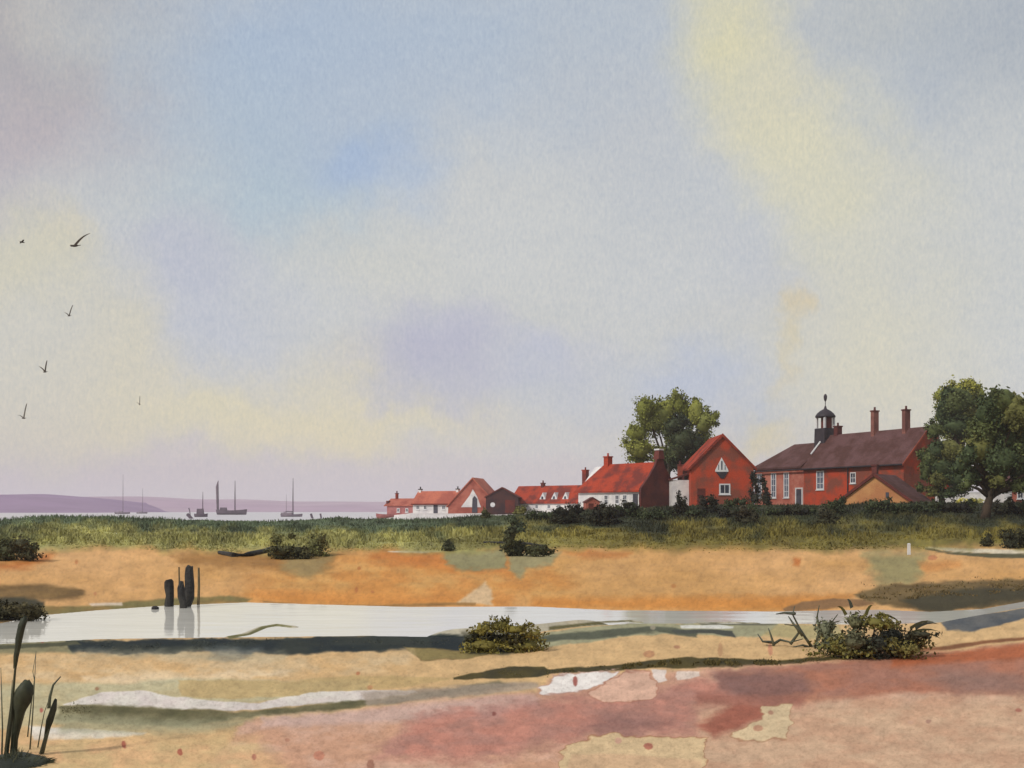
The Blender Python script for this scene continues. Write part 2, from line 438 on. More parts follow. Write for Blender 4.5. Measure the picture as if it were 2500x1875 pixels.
# pale grey-green flats on the left
band([(-80, 1668), (300, 1668), (440, 1654), (700, 1664), (900, 1656)], [(-80, 1790), (200, 1760), (500, 1722), (900, 1700)], (188, 176, 138), soft=6, a=.85, warp=6, c2=(178, 172, 140))
band([(430, 1660), (520, 1660), (700, 1664), (840, 1652), (870, 1648), (1110, 1656)], [(440, 1700), (560, 1706), (700, 1700), (860, 1686), (1000, 1676)], (186, 158, 108), soft=3, a=.8, warp=5)
# white slivers of wet sand
band([(158, 1718), (250, 1690), (350, 1686), (430, 1700), (520, 1712), (640, 1716), (700, 1700), (780, 1690), (900, 1684), (1010, 1686)],
     [(160, 1720), (300, 1724), (420, 1732), (560, 1736), (640, 1732), (720, 1722), (860, 1714), (1020, 1692)], (216, 208, 198), soft=2, warp=5, c2=(206, 194, 188))
band([(70, 1772), (180, 1778), (300, 1784), (356, 1790)], [(80, 1806), (180, 1806), (280, 1800), (350, 1794)], (214, 206, 194), soft=4, warp=4)
# dark weed band
band([(150, 1722), (300, 1722), (450, 1732), (600, 1738), (700, 1726), (900, 1706), (1050, 1690), (1220, 1660)],
     [(140, 1756), (300, 1768), (450, 1776), (600, 1752), (740, 1742), (900, 1724), (1060, 1706), (1260, 1674)], (92, 88, 60), soft=5, warp=7, c2=(112, 104, 74))
band([(140, 1740), (300, 1750), (500, 1760), (640, 1748)], [(150, 1785), (300, 1790), (430, 1792), (560, 1778)], (152, 148, 118), soft=16, a=.8, warp=10)
band([(880, 1690), (1060, 1680), (1220, 1664), (1310, 1668)], [(900, 1724), (1100, 1704), (1240, 1690), (1320, 1680)], (158, 142, 128), soft=6, a=.8, warp=6)
# olive ridge line that runs to the right
band([(1106, 1656), (1150, 1644), (1240, 1628), (1330, 1626), (1340, 1634), (1480, 1626), (1660, 1604), (1760, 1606), (1900, 1612), (2060, 1600), (2180, 1588)],
     [(1106, 1660), (1180, 1656), (1300, 1654), (1350, 1646), (1480, 1638), (1600, 1632), (1760, 1630), (1860, 1626), (2060, 1610), (2200, 1598)], (78, 68, 34), soft=2, warp=4, c2=(62, 56, 34))
band([(2150, 1592), (2300, 1578), (2420, 1562), (2560, 1550)], [(2160, 1602), (2300, 1588), (2420, 1570), (2560, 1556)], (128, 84, 54), soft=3, warp=3)
# --- pink and plum flats
PT = [(600, 1760), (760, 1746), (920, 1726), (1060, 1708), (1250, 1692), (1310, 1690), (1330, 1665), (1350, 1650), (1600, 1640), (1760, 1630), (1900, 1624), (2060, 1612), (2200, 1600), (2320, 1590), (2560, 1560)]
band(PT, [(420, 1980), (800, 1980), (2560, 1980)], (206, 164, 142), soft=8, a=.95, warp=8, c2=(192, 146, 120))
band([(640, 1752), (920, 1730), (1200, 1700), (1310, 1694)], [(640, 1778), (920, 1764), (1200, 1752), (1320, 1730)], (196, 166, 156), soft=10, a=.8, warp=8)
band([(1040, 1740), (1310, 1706), (1420, 1692), (1500, 1700), (1720, 1650), (1760, 1660), (1990, 1720)], [(900, 1850), (1150, 1860), (1340, 1820), (1500, 1790), (1740, 1800), (1900, 1790)], (188, 122, 106), soft=26, a=.8, warp=22, c2=(164, 116, 106))
band([(1480, 1740), (1560, 1748), (1640, 1760)], [(1420, 1780), (1500, 1800), (1560, 1790)], (132, 98, 92), soft=22, a=.7, warp=14)
band([(1750, 1640), (2060, 1614), (2330, 1592), (2560, 1566)], [(1760, 1680), (1960, 1720), (2200, 1692), (2560, 1700)], (166, 104, 80), soft=10, a=.85, warp=8, c2=(152, 104, 88))
band([(2180, 1606), (2330, 1590), (2560, 1562)], [(2180, 1630), (2330, 1616), (2560, 1606)], (170, 92, 56), soft=8, a=.8, warp=6)
patch([(1742, 1646), (1800, 1640), (1960, 1650), (1980, 1690), (1900, 1706), (1800, 1700), (1752, 1676)], (124, 92, 88), soft=16, a=.75, warp=10)
patch([(2240, 1650), (2330, 1636), (2460, 1650), (2560, 1664), (2560, 1694), (2330, 1690)], (138, 108, 98), soft=20, a=.75, warp=10)
band([(1700, 1722), (2000, 1716), (2560, 1700)], [(1700, 1980), (2000, 1980), (2560, 1980)], (203, 169, 138), soft=30, a=.85, warp=14, c2=(190, 152, 124))
patch([(1800, 1715), (1880, 1722), (1862, 1756), (1800, 1780), (1740, 1800), (1700, 1770)], (150, 84, 68), soft=12, a=.85, warp=10)
band([(1700, 1690), (1960, 1700)], [(1700, 1720), (1960, 1724)], (146, 92, 78), soft=10, a=.7, warp=8)
# tan bottom left
band([(-80, 1800), (200, 1806), (420, 1808), (620, 1800)], [(-80, 1980), (600, 1980), (820, 1980)], (208, 178, 130), soft=26, a=.85, warp=14, c2=(210, 168, 124))
# bare pale patches with crisp damp rims
patch([(1316, 1680), (1350, 1652), (1430, 1640), (1506, 1636), (1490, 1660), (1440, 1682), (1420, 1688), (1360, 1698), (1330, 1694)], (226, 218, 212), soft=1.2, warp=11, edge=.4)
patch([(1432, 1692), (1450, 1684), (1500, 1652), (1520, 1636), (1584, 1640), (1602, 1664), (1600, 1706), (1540, 1716), (1470, 1720), (1444, 1706)], (206, 166, 144), soft=1.5, warp=10, edge=.4)
patch([(1588, 1636), (1624, 1636), (1630, 1660), (1606, 1666), (1598, 1652)], (214, 198, 188), soft=1.5, warp=4)
patch([(1652, 1640), (1710, 1638), (1706, 1650), (1680, 1658), (1654, 1660)], (212, 192, 178), soft=1.5, warp=4)
patch([(1362, 1900), (1368, 1836), (1384, 1820), (1440, 1800), (1500, 1790), (1570, 1796), (1720, 1802), (1722, 1850), (1710, 1980), (1360, 1980)], (206, 178, 138), soft=1.5, warp=11, edge=.45)
patch([(1395, 1842), (1500, 1840), (1712, 1856), (1706, 1980), (1365, 1980)], (202, 164, 130), soft=5, a=.7, warp=4)
patch([(1782, 1798), (1800, 1784), (1850, 1764), (1866, 1740), (1856, 1722), (1900, 1718), (1940, 1720), (1932, 1760), (1920, 1806), (1850, 1808), (1800, 1804)], (204, 180, 144), soft=1.5, warp=10, edge=.4)
for (x, y, rx, ry, c) in [(303, 1818, 6, 10, (160, 84, 66)), (440, 1836, 7, 9, (160, 84, 66)), (100, 1734, 5, 6, (170, 88, 76)), (235, 1682, 5, 5, (150, 110, 80)), (103, 1566, 4, 4, (160, 70, 60)),
                          (1404, 1663, 6, 13, (150, 72, 62)), (1582, 1822, 12, 8, (166, 96, 80)), (1510, 1808, 9, 8, (196, 150, 130)), (1851, 1778, 12, 8, (178, 130, 104)), (1882, 1740, 6, 6, (168, 122, 100)),
                          (1584, 1597, 14, 10, (178, 128, 92)), (1652, 1580, 8, 5, (170, 122, 92)), (1758, 1586, 6, 18, (184, 140, 100)), (1880, 1586, 6, 16, (190, 130, 100)), (1595, 1533, 7, 6, (150, 140, 120)),
                          (2267, 1762, 7, 5, (170, 130, 112)), (2488, 1733, 8, 5, (176, 110, 92)), (2222, 1764, 8, 5, (182, 146, 124)), (470, 1300, 1, 1, (180, 110, 80)), (870, 1440, 4, 9, (180, 112, 62)), (910, 1445, 5, 4, (180, 112, 62)),
                          (878, 1388, 5, 5, (170, 104, 54)), (1644, 1430, 6, 6, (176, 118, 68)), (2276, 1362, 12, 6, (184, 120, 82)), (187, 1372, 4, 6, (180, 118, 70)), (232, 1450, 4, 5, (184, 124, 80)), (905, 1678, 7, 6, (180, 130, 90)),
                          (874, 1644, 5, 5, (176, 112, 74)), (780, 1845, 14, 12, (190, 124, 100)), (620, 1848, 6, 8, (172, 110, 90)), (905, 1866, 10, 12, (160, 110, 90)), (1207, 1742, 5, 5, (130, 74, 66)), (700, 1806, 6, 5, (176, 124, 100))]:
    patch([(x + rx * math.cos(t * .785), y + ry * math.sin(t * .785)) for t in range(8)], c, soft=1.5, a=.85, warp=2)


def ground_colour(px, py, Y):
    """wanted sRGB tone of the bare ground"""
    n1 = fbm(px / 60 + 3, py / 22 + 7, 4); n2 = fbm(px / 14 + 30, py / 8 + 70, 3); n3 = fbm(px / 230 + 9, py / 60 + 2, 3)
    wx = (fbm(px / 34 + 11, py / 14 + 5, 4) - .5) * 2; wy = (fbm(px / 30 + 51, py / 12 + 25, 4) - .5) * 2
    c = np.empty(px.shape + (3,)); c[:] = (204, 168, 120)
    far = Y > F * CH / (far_py(px) - HY) - 1.2
    t = np.clip((n3 - .35) / .3, 0, 1)[..., None]
    c[far] = ((1 - t) * np.array((206, 158, 104)) + t * np.array((196, 148, 90)))[far]
    # creek bed
    bed = (Y > F * (CH - .2) / (near_py(px) - HY) + .2) & ~far
    c[bed] = (176, 168, 148)
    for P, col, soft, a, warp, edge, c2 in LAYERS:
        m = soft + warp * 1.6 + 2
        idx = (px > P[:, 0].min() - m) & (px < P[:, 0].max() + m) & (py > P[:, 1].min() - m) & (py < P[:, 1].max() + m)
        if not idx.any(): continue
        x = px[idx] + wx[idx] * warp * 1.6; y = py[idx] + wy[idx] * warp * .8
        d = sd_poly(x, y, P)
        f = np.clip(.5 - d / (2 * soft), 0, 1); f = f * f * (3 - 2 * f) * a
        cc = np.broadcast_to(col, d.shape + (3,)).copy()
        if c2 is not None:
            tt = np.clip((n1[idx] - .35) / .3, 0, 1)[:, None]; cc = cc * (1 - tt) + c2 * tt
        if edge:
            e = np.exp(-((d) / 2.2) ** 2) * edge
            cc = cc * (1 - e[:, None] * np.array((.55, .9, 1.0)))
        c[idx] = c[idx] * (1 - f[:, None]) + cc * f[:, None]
    # green marsh
    gb = green_py(px) + (fbm(px / 50 + 2, py / 40, 4) - .5) * 26
    cr = crest_py(px)
    g = np.clip((gb - py) / 18 + .5, 0, 1)
    t = np.clip((py - cr) / np.maximum(gb - cr, 1), 0, 1)
    k = np.clip((px - 1000) / 450, 0, 1)[..., None]
    lo = np.array((148, 144, 88)) * (1 - k) + np.array((112, 102, 48)) * k
    hi = np.array((88, 100, 76)) * (1 - k) + np.array((52, 56, 38)) * k
    tt = np.clip((t - .22 - .12 * k[..., 0] + (n1 - .5) * .9) / .28, 0, 1)[..., None]
    gc = hi * (1 - tt) + lo * tt
    gc = gc * (1 + (n2[..., None] - .5) * .35 + (fbm(px / 80 + 31, py / 26 + 3, 4)[..., None] - .5) * .45)
    warm = np.clip((t - .8) / .2, 0, 1)[..., None] * np.clip((n3 - .4) / .2, 0, 1)[..., None] * .6
    gc = gc * (1 - warm) + np.array((166, 128, 66)) * warm
    c = c * (1 - g[..., None]) + gc * g[..., None]
    # pale shell beach behind the crest
    bch = (Y > 113) & (px < 1400)
    c[bch] = (206, 200, 198)
    lawn = (Y > 108) & (px >= 1400)
    c[lawn] = (84, 86, 56)
    # fine mottling of wet and dry grains
    n4 = fbm(px / 4.6 + 13, py / 4.2 + 41, 2); n5 = fbm(px / 26 + 5, py / 13 + 81, 4)
    lum = c.mean(-1, keepdims=True)
    c = lum + (c - lum) * .97
    c = c * (1.05 + (n2[..., None] - .5) * .12 + (n1[..., None] - .5) * .10 + (n5[..., None] - .5) * .16)
    sp = np.clip((n4 - .52) / .3, 0, 1)[..., None] * .08
    c = c * (1 - sp * np.array((.8, .95, 1.0)))
    return np.clip(c, 5, 250)


def build_ground():
    cols = np.concatenate([np.linspace(-1500, -30, 90), np.arange(-28, 2530, 2.3), np.linspace(2532, 4000, 90)])
    rows = np.concatenate([np.linspace(2.5, 9.6, 14)[:-1], F * 2.35 / (np.arange(1890, 1303.5, -1.25) - HY) ])
    rows = np.concatenate([rows[rows < 105], np.linspace(105, 125, 14), np.linspace(126, 345, 60)])
    PX, Y = np.meshgrid(cols, rows)
    Z = terrain(PX, Y)
    X = (PX - HX) / F * Y
    PY = HY + F * (CH - Z) / Y
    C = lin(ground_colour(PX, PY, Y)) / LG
    nr, nc = PX.shape
    V = np.stack([X, Y, Z], -1).reshape(-1, 3)
    i = np.arange(nr * nc).reshape(nr, nc)
    f = np.stack([i[:-1, :-1], i[:-1, 1:], i[1:, 1:], i[1:, :-1]], -1).reshape(-1, 4)
    mt, nt, b = new_mat('sand_and_marsh')
    a = nt.nodes.new('ShaderNodeAttribute'); a.attribute_name = 'tint'
    co = nt.nodes.new('ShaderNodeTexCoord').outputs['Object']
    g1 = noise_fac(nt, co, 22.0, .25, .75, 4.0, .7); g2 = noise_fac(nt, co, 5.0, .25, .75, 5.0, .7)
    ad = nt.nodes.new('ShaderNodeMath'); ad.operation = 'ADD'; nt.links.new(g1, ad.inputs[0]); nt.links.new(g2, ad.inputs[1])
    mr = nt.nodes.new('ShaderNodeMapRange'); mr.inputs[1].default_value = 0; mr.inputs[2].default_value = 2; mr.inputs[3].default_value = .9; mr.inputs[4].default_value = 1.1
    nt.links.new(ad.outputs[0], mr.inputs[0])
    cb = nt.nodes.new('ShaderNodeCombineColor')
    for q in range(3): nt.links.new(mr.outputs[0], cb.inputs[q])
    nt.links.new(mixc(nt, 1.0, a.outputs['Color'], cb.outputs[0], 'MULTIPLY'), b.inputs['Base Color'])
    b.inputs['Roughness'].default_value = .85; b.inputs['Specular IOR Level'].default_value = .15
    bp = nt.nodes.new('ShaderNodeBump'); bp.inputs['Strength'].default_value = .35; bp.inputs['Distance'].default_value = .02
    nt.links.new(ad.outputs[0], bp.inputs['Height']); nt.links.new(bp.outputs[0], b.inputs['Normal'])
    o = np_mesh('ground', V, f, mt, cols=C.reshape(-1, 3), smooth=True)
    tag(o, kind='structure')


build_ground()


# ------------------------------------------------------------------ water
def water_mat(name, c, rough, wave, strength, spec=.5):
    m, nt, b = new_mat(name)
    co = nt.nodes.new('ShaderNodeTexCoord').outputs['Object']
    f = noise_fac(nt, co, .35, .35, .65, 4, .6, (1, 3, 1))
    nt.links.new(mixc(nt, f, lin(c), lin(c) * .9), b.inputs['Base Color'])
    b.inputs['Roughness'].default_value = rough
    b.inputs['Specular IOR Level'].default_value = spec
    b.inputs['IOR'].default_value = 1.33 if name == 'sea_water' else 1.9
    h = noise_fac(nt, co, wave, .2, .8, 3, .5, (1, 2.5, 1))
    bp = nt.nodes.new('ShaderNodeBump'); bp.inputs['Strength'].default_value = strength; bp.inputs['Distance'].default_value = .03
    nt.links.new(h, bp.inputs['Height']); nt.links.new(bp.outputs[0], b.inputs['Normal'])
    return m


def sheet(name, x0, x1, y0, y1, z, mat):
    o = np_mesh(name, [(x0, y0, z), (x1, y0, z), (x1, y1, z), (x0, y1, z)], [(0, 1, 2, 3)], mat)
    return tag(o, kind='structure')


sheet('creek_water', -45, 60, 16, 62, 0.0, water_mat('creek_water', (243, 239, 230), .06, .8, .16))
SEA_R = 6000
sheet('sea', -SEA_R, SEA_R, 112, SEA_R, -0.05, water_mat('sea_water', (206, 200, 204), .35, .2, .1))

# ------------------------------------------------------------------ hills
HILL = pigment('haze_lilac_hills', (130, 100, 138), (144, 116, 148), .004, grain=.02, grain_amt=.1)  # lilac tint of distance haze painted into the base colour


def hills(name, ridge, Yb, Yr, depth, mat):
    """ridge: px,py outline of the skyline seen at depth Yr; land begins at Yb"""
    pxs = np.linspace(ridge[0][0], ridge[-1][0], 260)
    rp = np.interp(pxs, [r[0] for r in ridge], [r[1] for r in ridge])
    k = np.ones(9) / 9; rp = np.convolve(np.pad(rp, 4, mode='edge'), k, 'valid')
    zr = CH - (rp - HY) * Yr / F
    rows = []; prof = [(0, -.02), (.15, .25), (.35, .6), (.6, .88), (1, 1.0), (1.6, .85), (2.4, .3), (2.8, -.05)]
    for t, h in prof:
        Y = Yb + (Yr - Yb) * t
        X = (pxs - HX) / F * Yr
        z = zr * h + (fbm(X / 60, np.full_like(X, Y) / 60, 3) - .5) * 5 * max(h, 0) * (0 if t == 1 else 1)
        z = np.where(h < 0, -1.5, z)
        yy = Y + (fbm(X / 120 + 5, X * 0, 3) - .5) * 50
        rows.append(np.stack([X, yy, z], -1))
    V = np.stack(rows); nr, nc = V.shape[:2]
    i = np.arange(nr * nc).reshape(nr, nc)
    f = np.stack([i[:-1, :-1], i[:-1, 1:], i[1:, 1:], i[1:, :-1]], -1).reshape(-1, 4)
    o = np_mesh(name, V.reshape(-1, 3), f, mat, smooth=True)
    return tag(o, kind='structure')


hills('hills', [(-1400, 1200), (-500, 1204), (0, 1208), (122, 1206), (170, 1210), (240, 1218), (330, 1232), (420, 1246), (450, 1251)], 850, 1100, 400, HILL)
HILL2 = pigment('pale_haze_lilac_hills', (172, 146, 166), (180, 158, 172), .004, grain=.02, grain_amt=.1)  # farther ridge: more haze painted in, so a paler base colour
hills('hills', [(100, 1249), (130, 1224), (163, 1219), (285, 1211), (407, 1213), (488, 1221), (560, 1219), (610, 1217), (691, 1225), (800, 1224), (895, 1225), (1100, 1226), (1400, 1232), (1800, 1230), (2600, 1226), (4200, 1222)], 1050, 1500, 400, HILL2)


# ------------------------------------------------------------------ vegetation
def ico(sub):
    bm = bmesh.new(); bmesh.ops.create_icosphere(bm, subdivisions=sub, radius=1)
    V = np.array([v.co[:] for v in bm.verts]); f = np.array([[v.index for v in fc.verts] for fc in bm.faces]); bm.free()
    return V, f


ICO = ico(3)


def foliage(name, lobes, leaf, dens, cols, parent=None, core=.7, shell=(.8, 1.12), grp_scale=None):
    """crown: lumpy leaf masses plus leaf sized faces through the outer volume, one mesh.
    lobes: (x,y,z, rx,ry,rz); cols: list of sRGB tones picked per lobe"""
    Vs = []; Fs = []; Cs = []; n = 0
    for li, (cx, cy, cz, rx, ry, rz) in enumerate(lobes):
        c = np.array((cx, cy, cz)); r = np.array((rx, ry, rz))
        base = np.array(cols[li % len(cols)], float)
        sv, sf = ICO
        rm = rx
        d = 1 + .34 * (fbm(sv[:, 0] * 1.9 + cx * .7 + sv[:, 2] * .9, sv[:, 1] * 1.9 + cz * .7 + sv[:, 2] * 1.3, 3) - .5) * 2
        v = c + sv * r * core * d[:, None]
        Vs.append(v); Fs.append(np.concatenate([sf, sf[:, 2:3]], 1) + n); n += len(v)
        cv = 1 + (fbm(v[:, 0] * 1.1, v[:, 2] * 1.1 + v[:, 1], 3) - .5) * .6
        Cs.append(lin(base) * cv[:, None])
        area = 4 * math.pi * ((rx * rz) ** 1.6 / 3 + (rx * ry) ** 1.6 / 3 + (ry * rz) ** 1.6 / 3) ** (1 / 1.6)
        k = int(area * dens / (leaf * leaf) * 2.2) + 40
        ns = int(np.clip(area / (leaf * leaf) / 22, 9, 46))
        su = RNG.normal(size=(ns, 3)); su /= np.linalg.norm(su, axis=1)[:, None]
        sp_ = c + su * r * RNG.uniform(.62, 1.06, ns)[:, None]
        st_ = RNG.uniform(.72, 1.3, ns)
        w_ = RNG.integers(0, ns, k)
        loose = RNG.random(k) < .22
        off = RNG.normal(size=(k, 3)) * r * .17 + RNG.normal(size=(k, 3)) * leaf * .25
        off2 = RNG.normal(size=(k, 3)); off2 /= np.linalg.norm(off2, axis=1)[:, None]
        p = np.where(loose[:, None], c + off2 * r * RNG.uniform(.6, 1.1, k)[:, None], sp_[w_] + off)
        u = (p - c) / r
        u /= np.maximum(np.linalg.norm(u, axis=1), 1e-6)[:, None]
        tone_ = np.where(loose, 1.0, st_[w_])
        a = RNG.normal(size=(k, 3)); a /= np.linalg.norm(a, axis=1)[:, None]
        b = np.cross(a, u + RNG.normal(size=(k, 3)) * .6); b /= np.maximum(np.linalg.norm(b, axis=1), 1e-6)[:, None]
        s = leaf * RNG.uniform(.6, 1.3, k)[:, None]
        q = np.stack([p - a * s * .55, p - b * s * .32, p + a * s * .55, p + b * s * .32], 1)
        Vs.append(q.reshape(-1, 3)); Fs.append(np.arange(4 * k).reshape(k, 4) + n); n += 4 * k
        cl = tone_ * RNG.uniform(.7, 1.3, k)
        Cs.append(np.repeat(lin(base) * cl[:, None], 4, axis=0))
    V = np.concatenate(Vs); Fa = np.concatenate(Fs); C = np.concatenate(Cs)
    # faces with a repeated vertex (core triangles) -> build as list-free: split tris and quads
    tri = Fa[:, 2] == Fa[:, 3]
    me = bpy.data.meshes.new(name)
    T = Fa[tri][:, :3]; Q = Fa[~tri]
    me.vertices.add(len(V)); me.vertices.foreach_set('co', V.astype(np.float32).ravel())
    loops = np.concatenate([T.ravel(), Q.ravel()]).astype(np.int32)
    starts = np.concatenate([np.arange(len(T)) * 3, len(T) * 3 + np.arange(len(Q)) * 4]).astype(np.int32)
    me.loops.add(len(loops)); me.loops.foreach_set('vertex_index', loops)
    me.polygons.add(len(starts)); me.polygons.foreach_set('loop_start', starts)
    me.update(calc_edges=True)
    at_ = me.attributes.new('tint', 'FLOAT_COLOR', 'POINT')
    cc = np.ones((len(V), 4), np.float32); cc[:, :3] = np.clip(C, 0, 1); at_.data.foreach_set('color', cc.ravel())
    sm = np.zeros(len(starts), bool); sm[:len(T)] = True
    me.polygons.foreach_set('use_smooth', sm)
    me.validate(); me.materials.append(M['foliage'])
    o = link(bpy.data.objects.new(name, me))
    if parent is not None: o.parent = parent
    return o


def px_lobes(spec, Y, base, yspread=1.0, depth=.8):
    """spec rows: px, py, rx_px, rz_px [,dy]; returns lobes relative to base"""
    out = []
    for s in spec:
        dy = s[4] if len(s) > 4 else random.uniform(-1, 1) * yspread
        p = at(s[0], s[1], Y) - Vector(base)
        rx = s[2] / F * Y; rz = s[3] / F * Y
        out.append((p.x, dy, p.z, rx, min(rx, rz) * depth + .1, rz))
    return out


def tree(name, label, px, Y, spec, cols, trunk_r, leaf=.34, dens=.9, group=None, yspread=1.2, core=.72):
    base = on_ground(px, Y)
    r = thing(name, label, 'tree', base, group=group)
    L = px_lobes(spec, Y, base, yspread)
    foliage('crown', L, leaf, dens, cols, r, core=core)
    mb = MB()
    zmax = max(l[2] + l[5] * .3 for l in L)
    zmin = min(l[2] for l in L)
    cxm = sum(l[0] for l in L) / len(L)
    fork = max(zmin * .7, 1.2)
    mb.tube([(0, 0, -.4), (cxm * .1, 0, fork * .5), (cxm * .3, 0, fork), (cxm * .7, 0, (fork + zmax) / 2), (cxm, 0, zmax)], [trunk_r * 1.3, trunk_r, trunk_r * .85, trunk_r * .55, .05])
    for l in L:
        z0 = min(fork * random.uniform(.9, 1.3), l[2] - .3)
        if z0 < .4: z0 = .4
        x0 = cxm * .3 * (z0 / max(fork, .1))
        mid = ((x0 + l[0]) / 2 + random.uniform(-.2, .2), l[1] * .4, (z0 + l[2]) / 2 + .2)
        mb.tube([(x0, 0, z0), mid, (l[0], l[1], l[2])], [trunk_r * .55, trunk_r * .35, .04], 6)
    mb.build('trunk', M['bark'], r, smooth=True)
    return r


def shrub(label, px, Y, spec, cols, leaf=.12, dens=.8, group=None, name='shrub', core=.55, cat='shrub', yspread=.4, zoff=0, stems=True):
    base = on_ground(px, Y); base.z += zoff
    r = thing(name, label, cat, base, group=group)
    L = px_lobes(spec, Y, base, yspread)
    xs0 = min(l[0] - l[3] for l in L); xs1 = max(l[0] + l[3] for l in L); zt = max(l[2] + l[5] for l in L)
    if stems:
        n = max(1, int((xs1 - xs0) / max(zt, .1) / 1.1 + .5))
        wd = (xs1 - xs0) / n
        for q in range(n):
            L.append((xs0 + wd * (q + .5), random.uniform(-.1, .1), zt * .2, wd * .58, wd * .5, zt * .27))
            cols = list(cols)
    foliage('foliage', L, leaf, dens, cols, r, core=core)
    l = L[0]; k = .012 * (1 + Y / 60)
    mb = MB(); mb.tube([(l[0] * .5, 0, -.1), (l[0] * .8, l[1] * .5, max(l[2] * .5, .05)), (l[0], l[1], max(l[2], .1))], [k * 1.6, k, k * .4], 6)
    mb.build('stem', M['bark'], r)
    return r


OL = [(132, 134, 62), (116, 120, 52), (124, 128, 66), (108, 112, 46)]
DK = [(58, 66, 42), (50, 58, 40), (66, 74, 44)]
DK2 = [(80, 88, 50), (62, 74, 46), (98, 98, 52), (68, 80, 50)]
YG = [(150, 148, 66), (136, 138, 62)]

tree('tree', 'light olive many-lobed tree behind the white cottage', 1625, 160,
     [(1558, 1095, 42, 30), (1552, 1058, 34, 26), (1600, 1020, 50, 46), (1575, 1000, 32, 34), (1625, 1000, 30, 30), (1652, 985, 22, 32), (1645, 968, 9, 14), (1668, 1005, 20, 34),
      (1697, 1010, 24, 40), (1700, 985, 12, 16), (1718, 1030, 28, 34), (1735, 1025, 16, 18), (1748, 1015, 8, 10), (1562, 1118, 30, 16), (1632, 1062, 16, 26), (1612, 1106, 30, 18), (1712, 1068, 24, 22)],
     OL, .4, .36, 1.0)
tree('tree', 'dark green tree between the light olive tree and the steep red gable house', 1662, 154,
     [(1642, 1040, 22, 20), (1662, 1030, 24, 20), (1630, 1056, 13, 15), (1665, 1075, 34, 36), (1690, 1085, 34, 28), (1650, 1105, 30, 28), (1700, 1100, 30, 24), (1660, 1130, 30, 24), (1690, 1125, 22, 24)],
     DK, .35, .34, 1.0, yspread=.8)
tree('tree', 'yellow-green tree peeping out behind the dark trees at the right', 2345, 150,
     [(2358, 944, 24, 18), (2384, 966, 24, 26), (2340, 962, 40, 30), (2290, 968, 18, 20), (2340, 1010, 60, 40), (2330, 1050, 40, 26), (2360, 1068, 26, 16), (2300, 1000, 20, 30)],
     YG, .4, .36, 1.0)
tree('tree', 'dark round-headed tree beside the yellow-green tree', 2325, 134,
     [(2333, 985, 46, 42), (2310, 1005, 32, 46), (2355, 1010, 42, 50), (2330, 1040, 40, 28), (2372, 1050, 34, 40), (2318, 965, 26, 22), (2375, 1000, 26, 34)],
     DK2, .4, .32, 1.2)
tree('tree', 'low dark spreading tree against the end of the long plum-roofed house', 2300, 122,
     [(2285, 1050, 22, 24), (2275, 1100, 24, 26), (2310, 1100, 36, 32), (2295, 1140, 44, 34), (2262, 1120, 24, 30), (2325, 1135, 28, 36), (2280, 1172, 26, 22), (2320, 1172, 30, 20), (2252, 1150, 14, 30), (2310, 1204, 26, 16), (2275, 1200, 16, 18), (2338, 1195, 16, 18), (2255, 1190, 10, 14)],
     DK2, .34, .28, 1.2)
tree('tree', 'tall broad dark tree at the right edge with its bare trunk showing', 2405, depth_at(2405, 1266),
     [(2436, 985, 44, 40), (2410, 1010, 40, 44), (2470, 1010, 44, 48), (2500, 1030, 40, 60), (2400, 1060, 46, 44), (2450, 1070, 50, 50), (2380, 1100, 44, 40), (2430, 1125, 50, 44), (2490, 1100, 50, 56),
      (2365, 1135, 26, 30), (2400, 1160, 34, 26), (2500, 1150, 34, 40), (2540, 1060, 40, 70), (2440, 1165, 22, 24), (2545, 1130, 40, 50), (2372, 1165, 20, 20), (2480, 1188, 24, 18), (2350, 1112, 20, 30), (2420, 1175, 22, 18), (2525, 1195, 30, 24), (2352, 1185, 16, 14), (2446, 1196, 14, 12)],
     DK2, .34, .26, 1.2)

# dark garden bushes along the top of the marsh bank
HB = [(42, 42, 34), (50, 50, 36), (38, 38, 36)]
HBG = [(64, 72, 46), (54, 62, 42)]
BG = 'garden bushes along the top of the marsh bank'
def bank_shrub(label, px, py, spec, cols, **k):
    Y = depth_at(px, py)
    return shrub(label, px, Y, spec, cols, **k)


for lab, x0, x1, yb, hh, cc in [
    ('long dark hedge running below the tarred barn and red-roofed row', 1290, 1352, 1270, 20, HBG), ('dark hedge below the doorway end of the white cottage', 1566, 1640, 1268, 22, HBG),
    ('blackish hedge across the foot of the plum end wall', 1612, 1652, 1262, 20, HB), ('dark hedge below the steep red gable house', 1680, 1716, 1264, 20, HBG + HB), ('dark hedge between the steep red house and the pink bays', 1755, 1800, 1264, 18, HB),
    ('dark hedge under the pink bays of the long house', 1872, 1990, 1258, 16, HBG + HB), ('dark hedge under the right slope of the ochre gable', 2190, 2262, 1252, 22, HBG), ('dark hedge under the low spreading tree', 2262, 2380, 1252, 28, HBG + HB),
    ('dark hedge right of the bare trunk', 2425, 2540, 1256, 34, HB + HBG)]:
    nn = max(2, int((x1 - x0) / 18)); sp_ = (x1 - x0) / nn
    bank_shrub(lab, (x0 + x1) / 2, yb, [(x0 + sp_ * (q + .5), yb - hh * random.uniform(.5, .75), sp_ * .75, hh * random.uniform(.4, .6)) for q in range(nn)], cc, leaf=.18, dens=.9, group=BG, name='hedge', cat='hedge')
bank_shrub('blackish bush below the row of white dormers', 1385, 1277, [(1372, 1252, 22, 20), (1395, 1256, 24, 22), (1408, 1248, 16, 14), (1362, 1246, 12, 10)], HB, leaf=.2, dens=.9, group=BG)
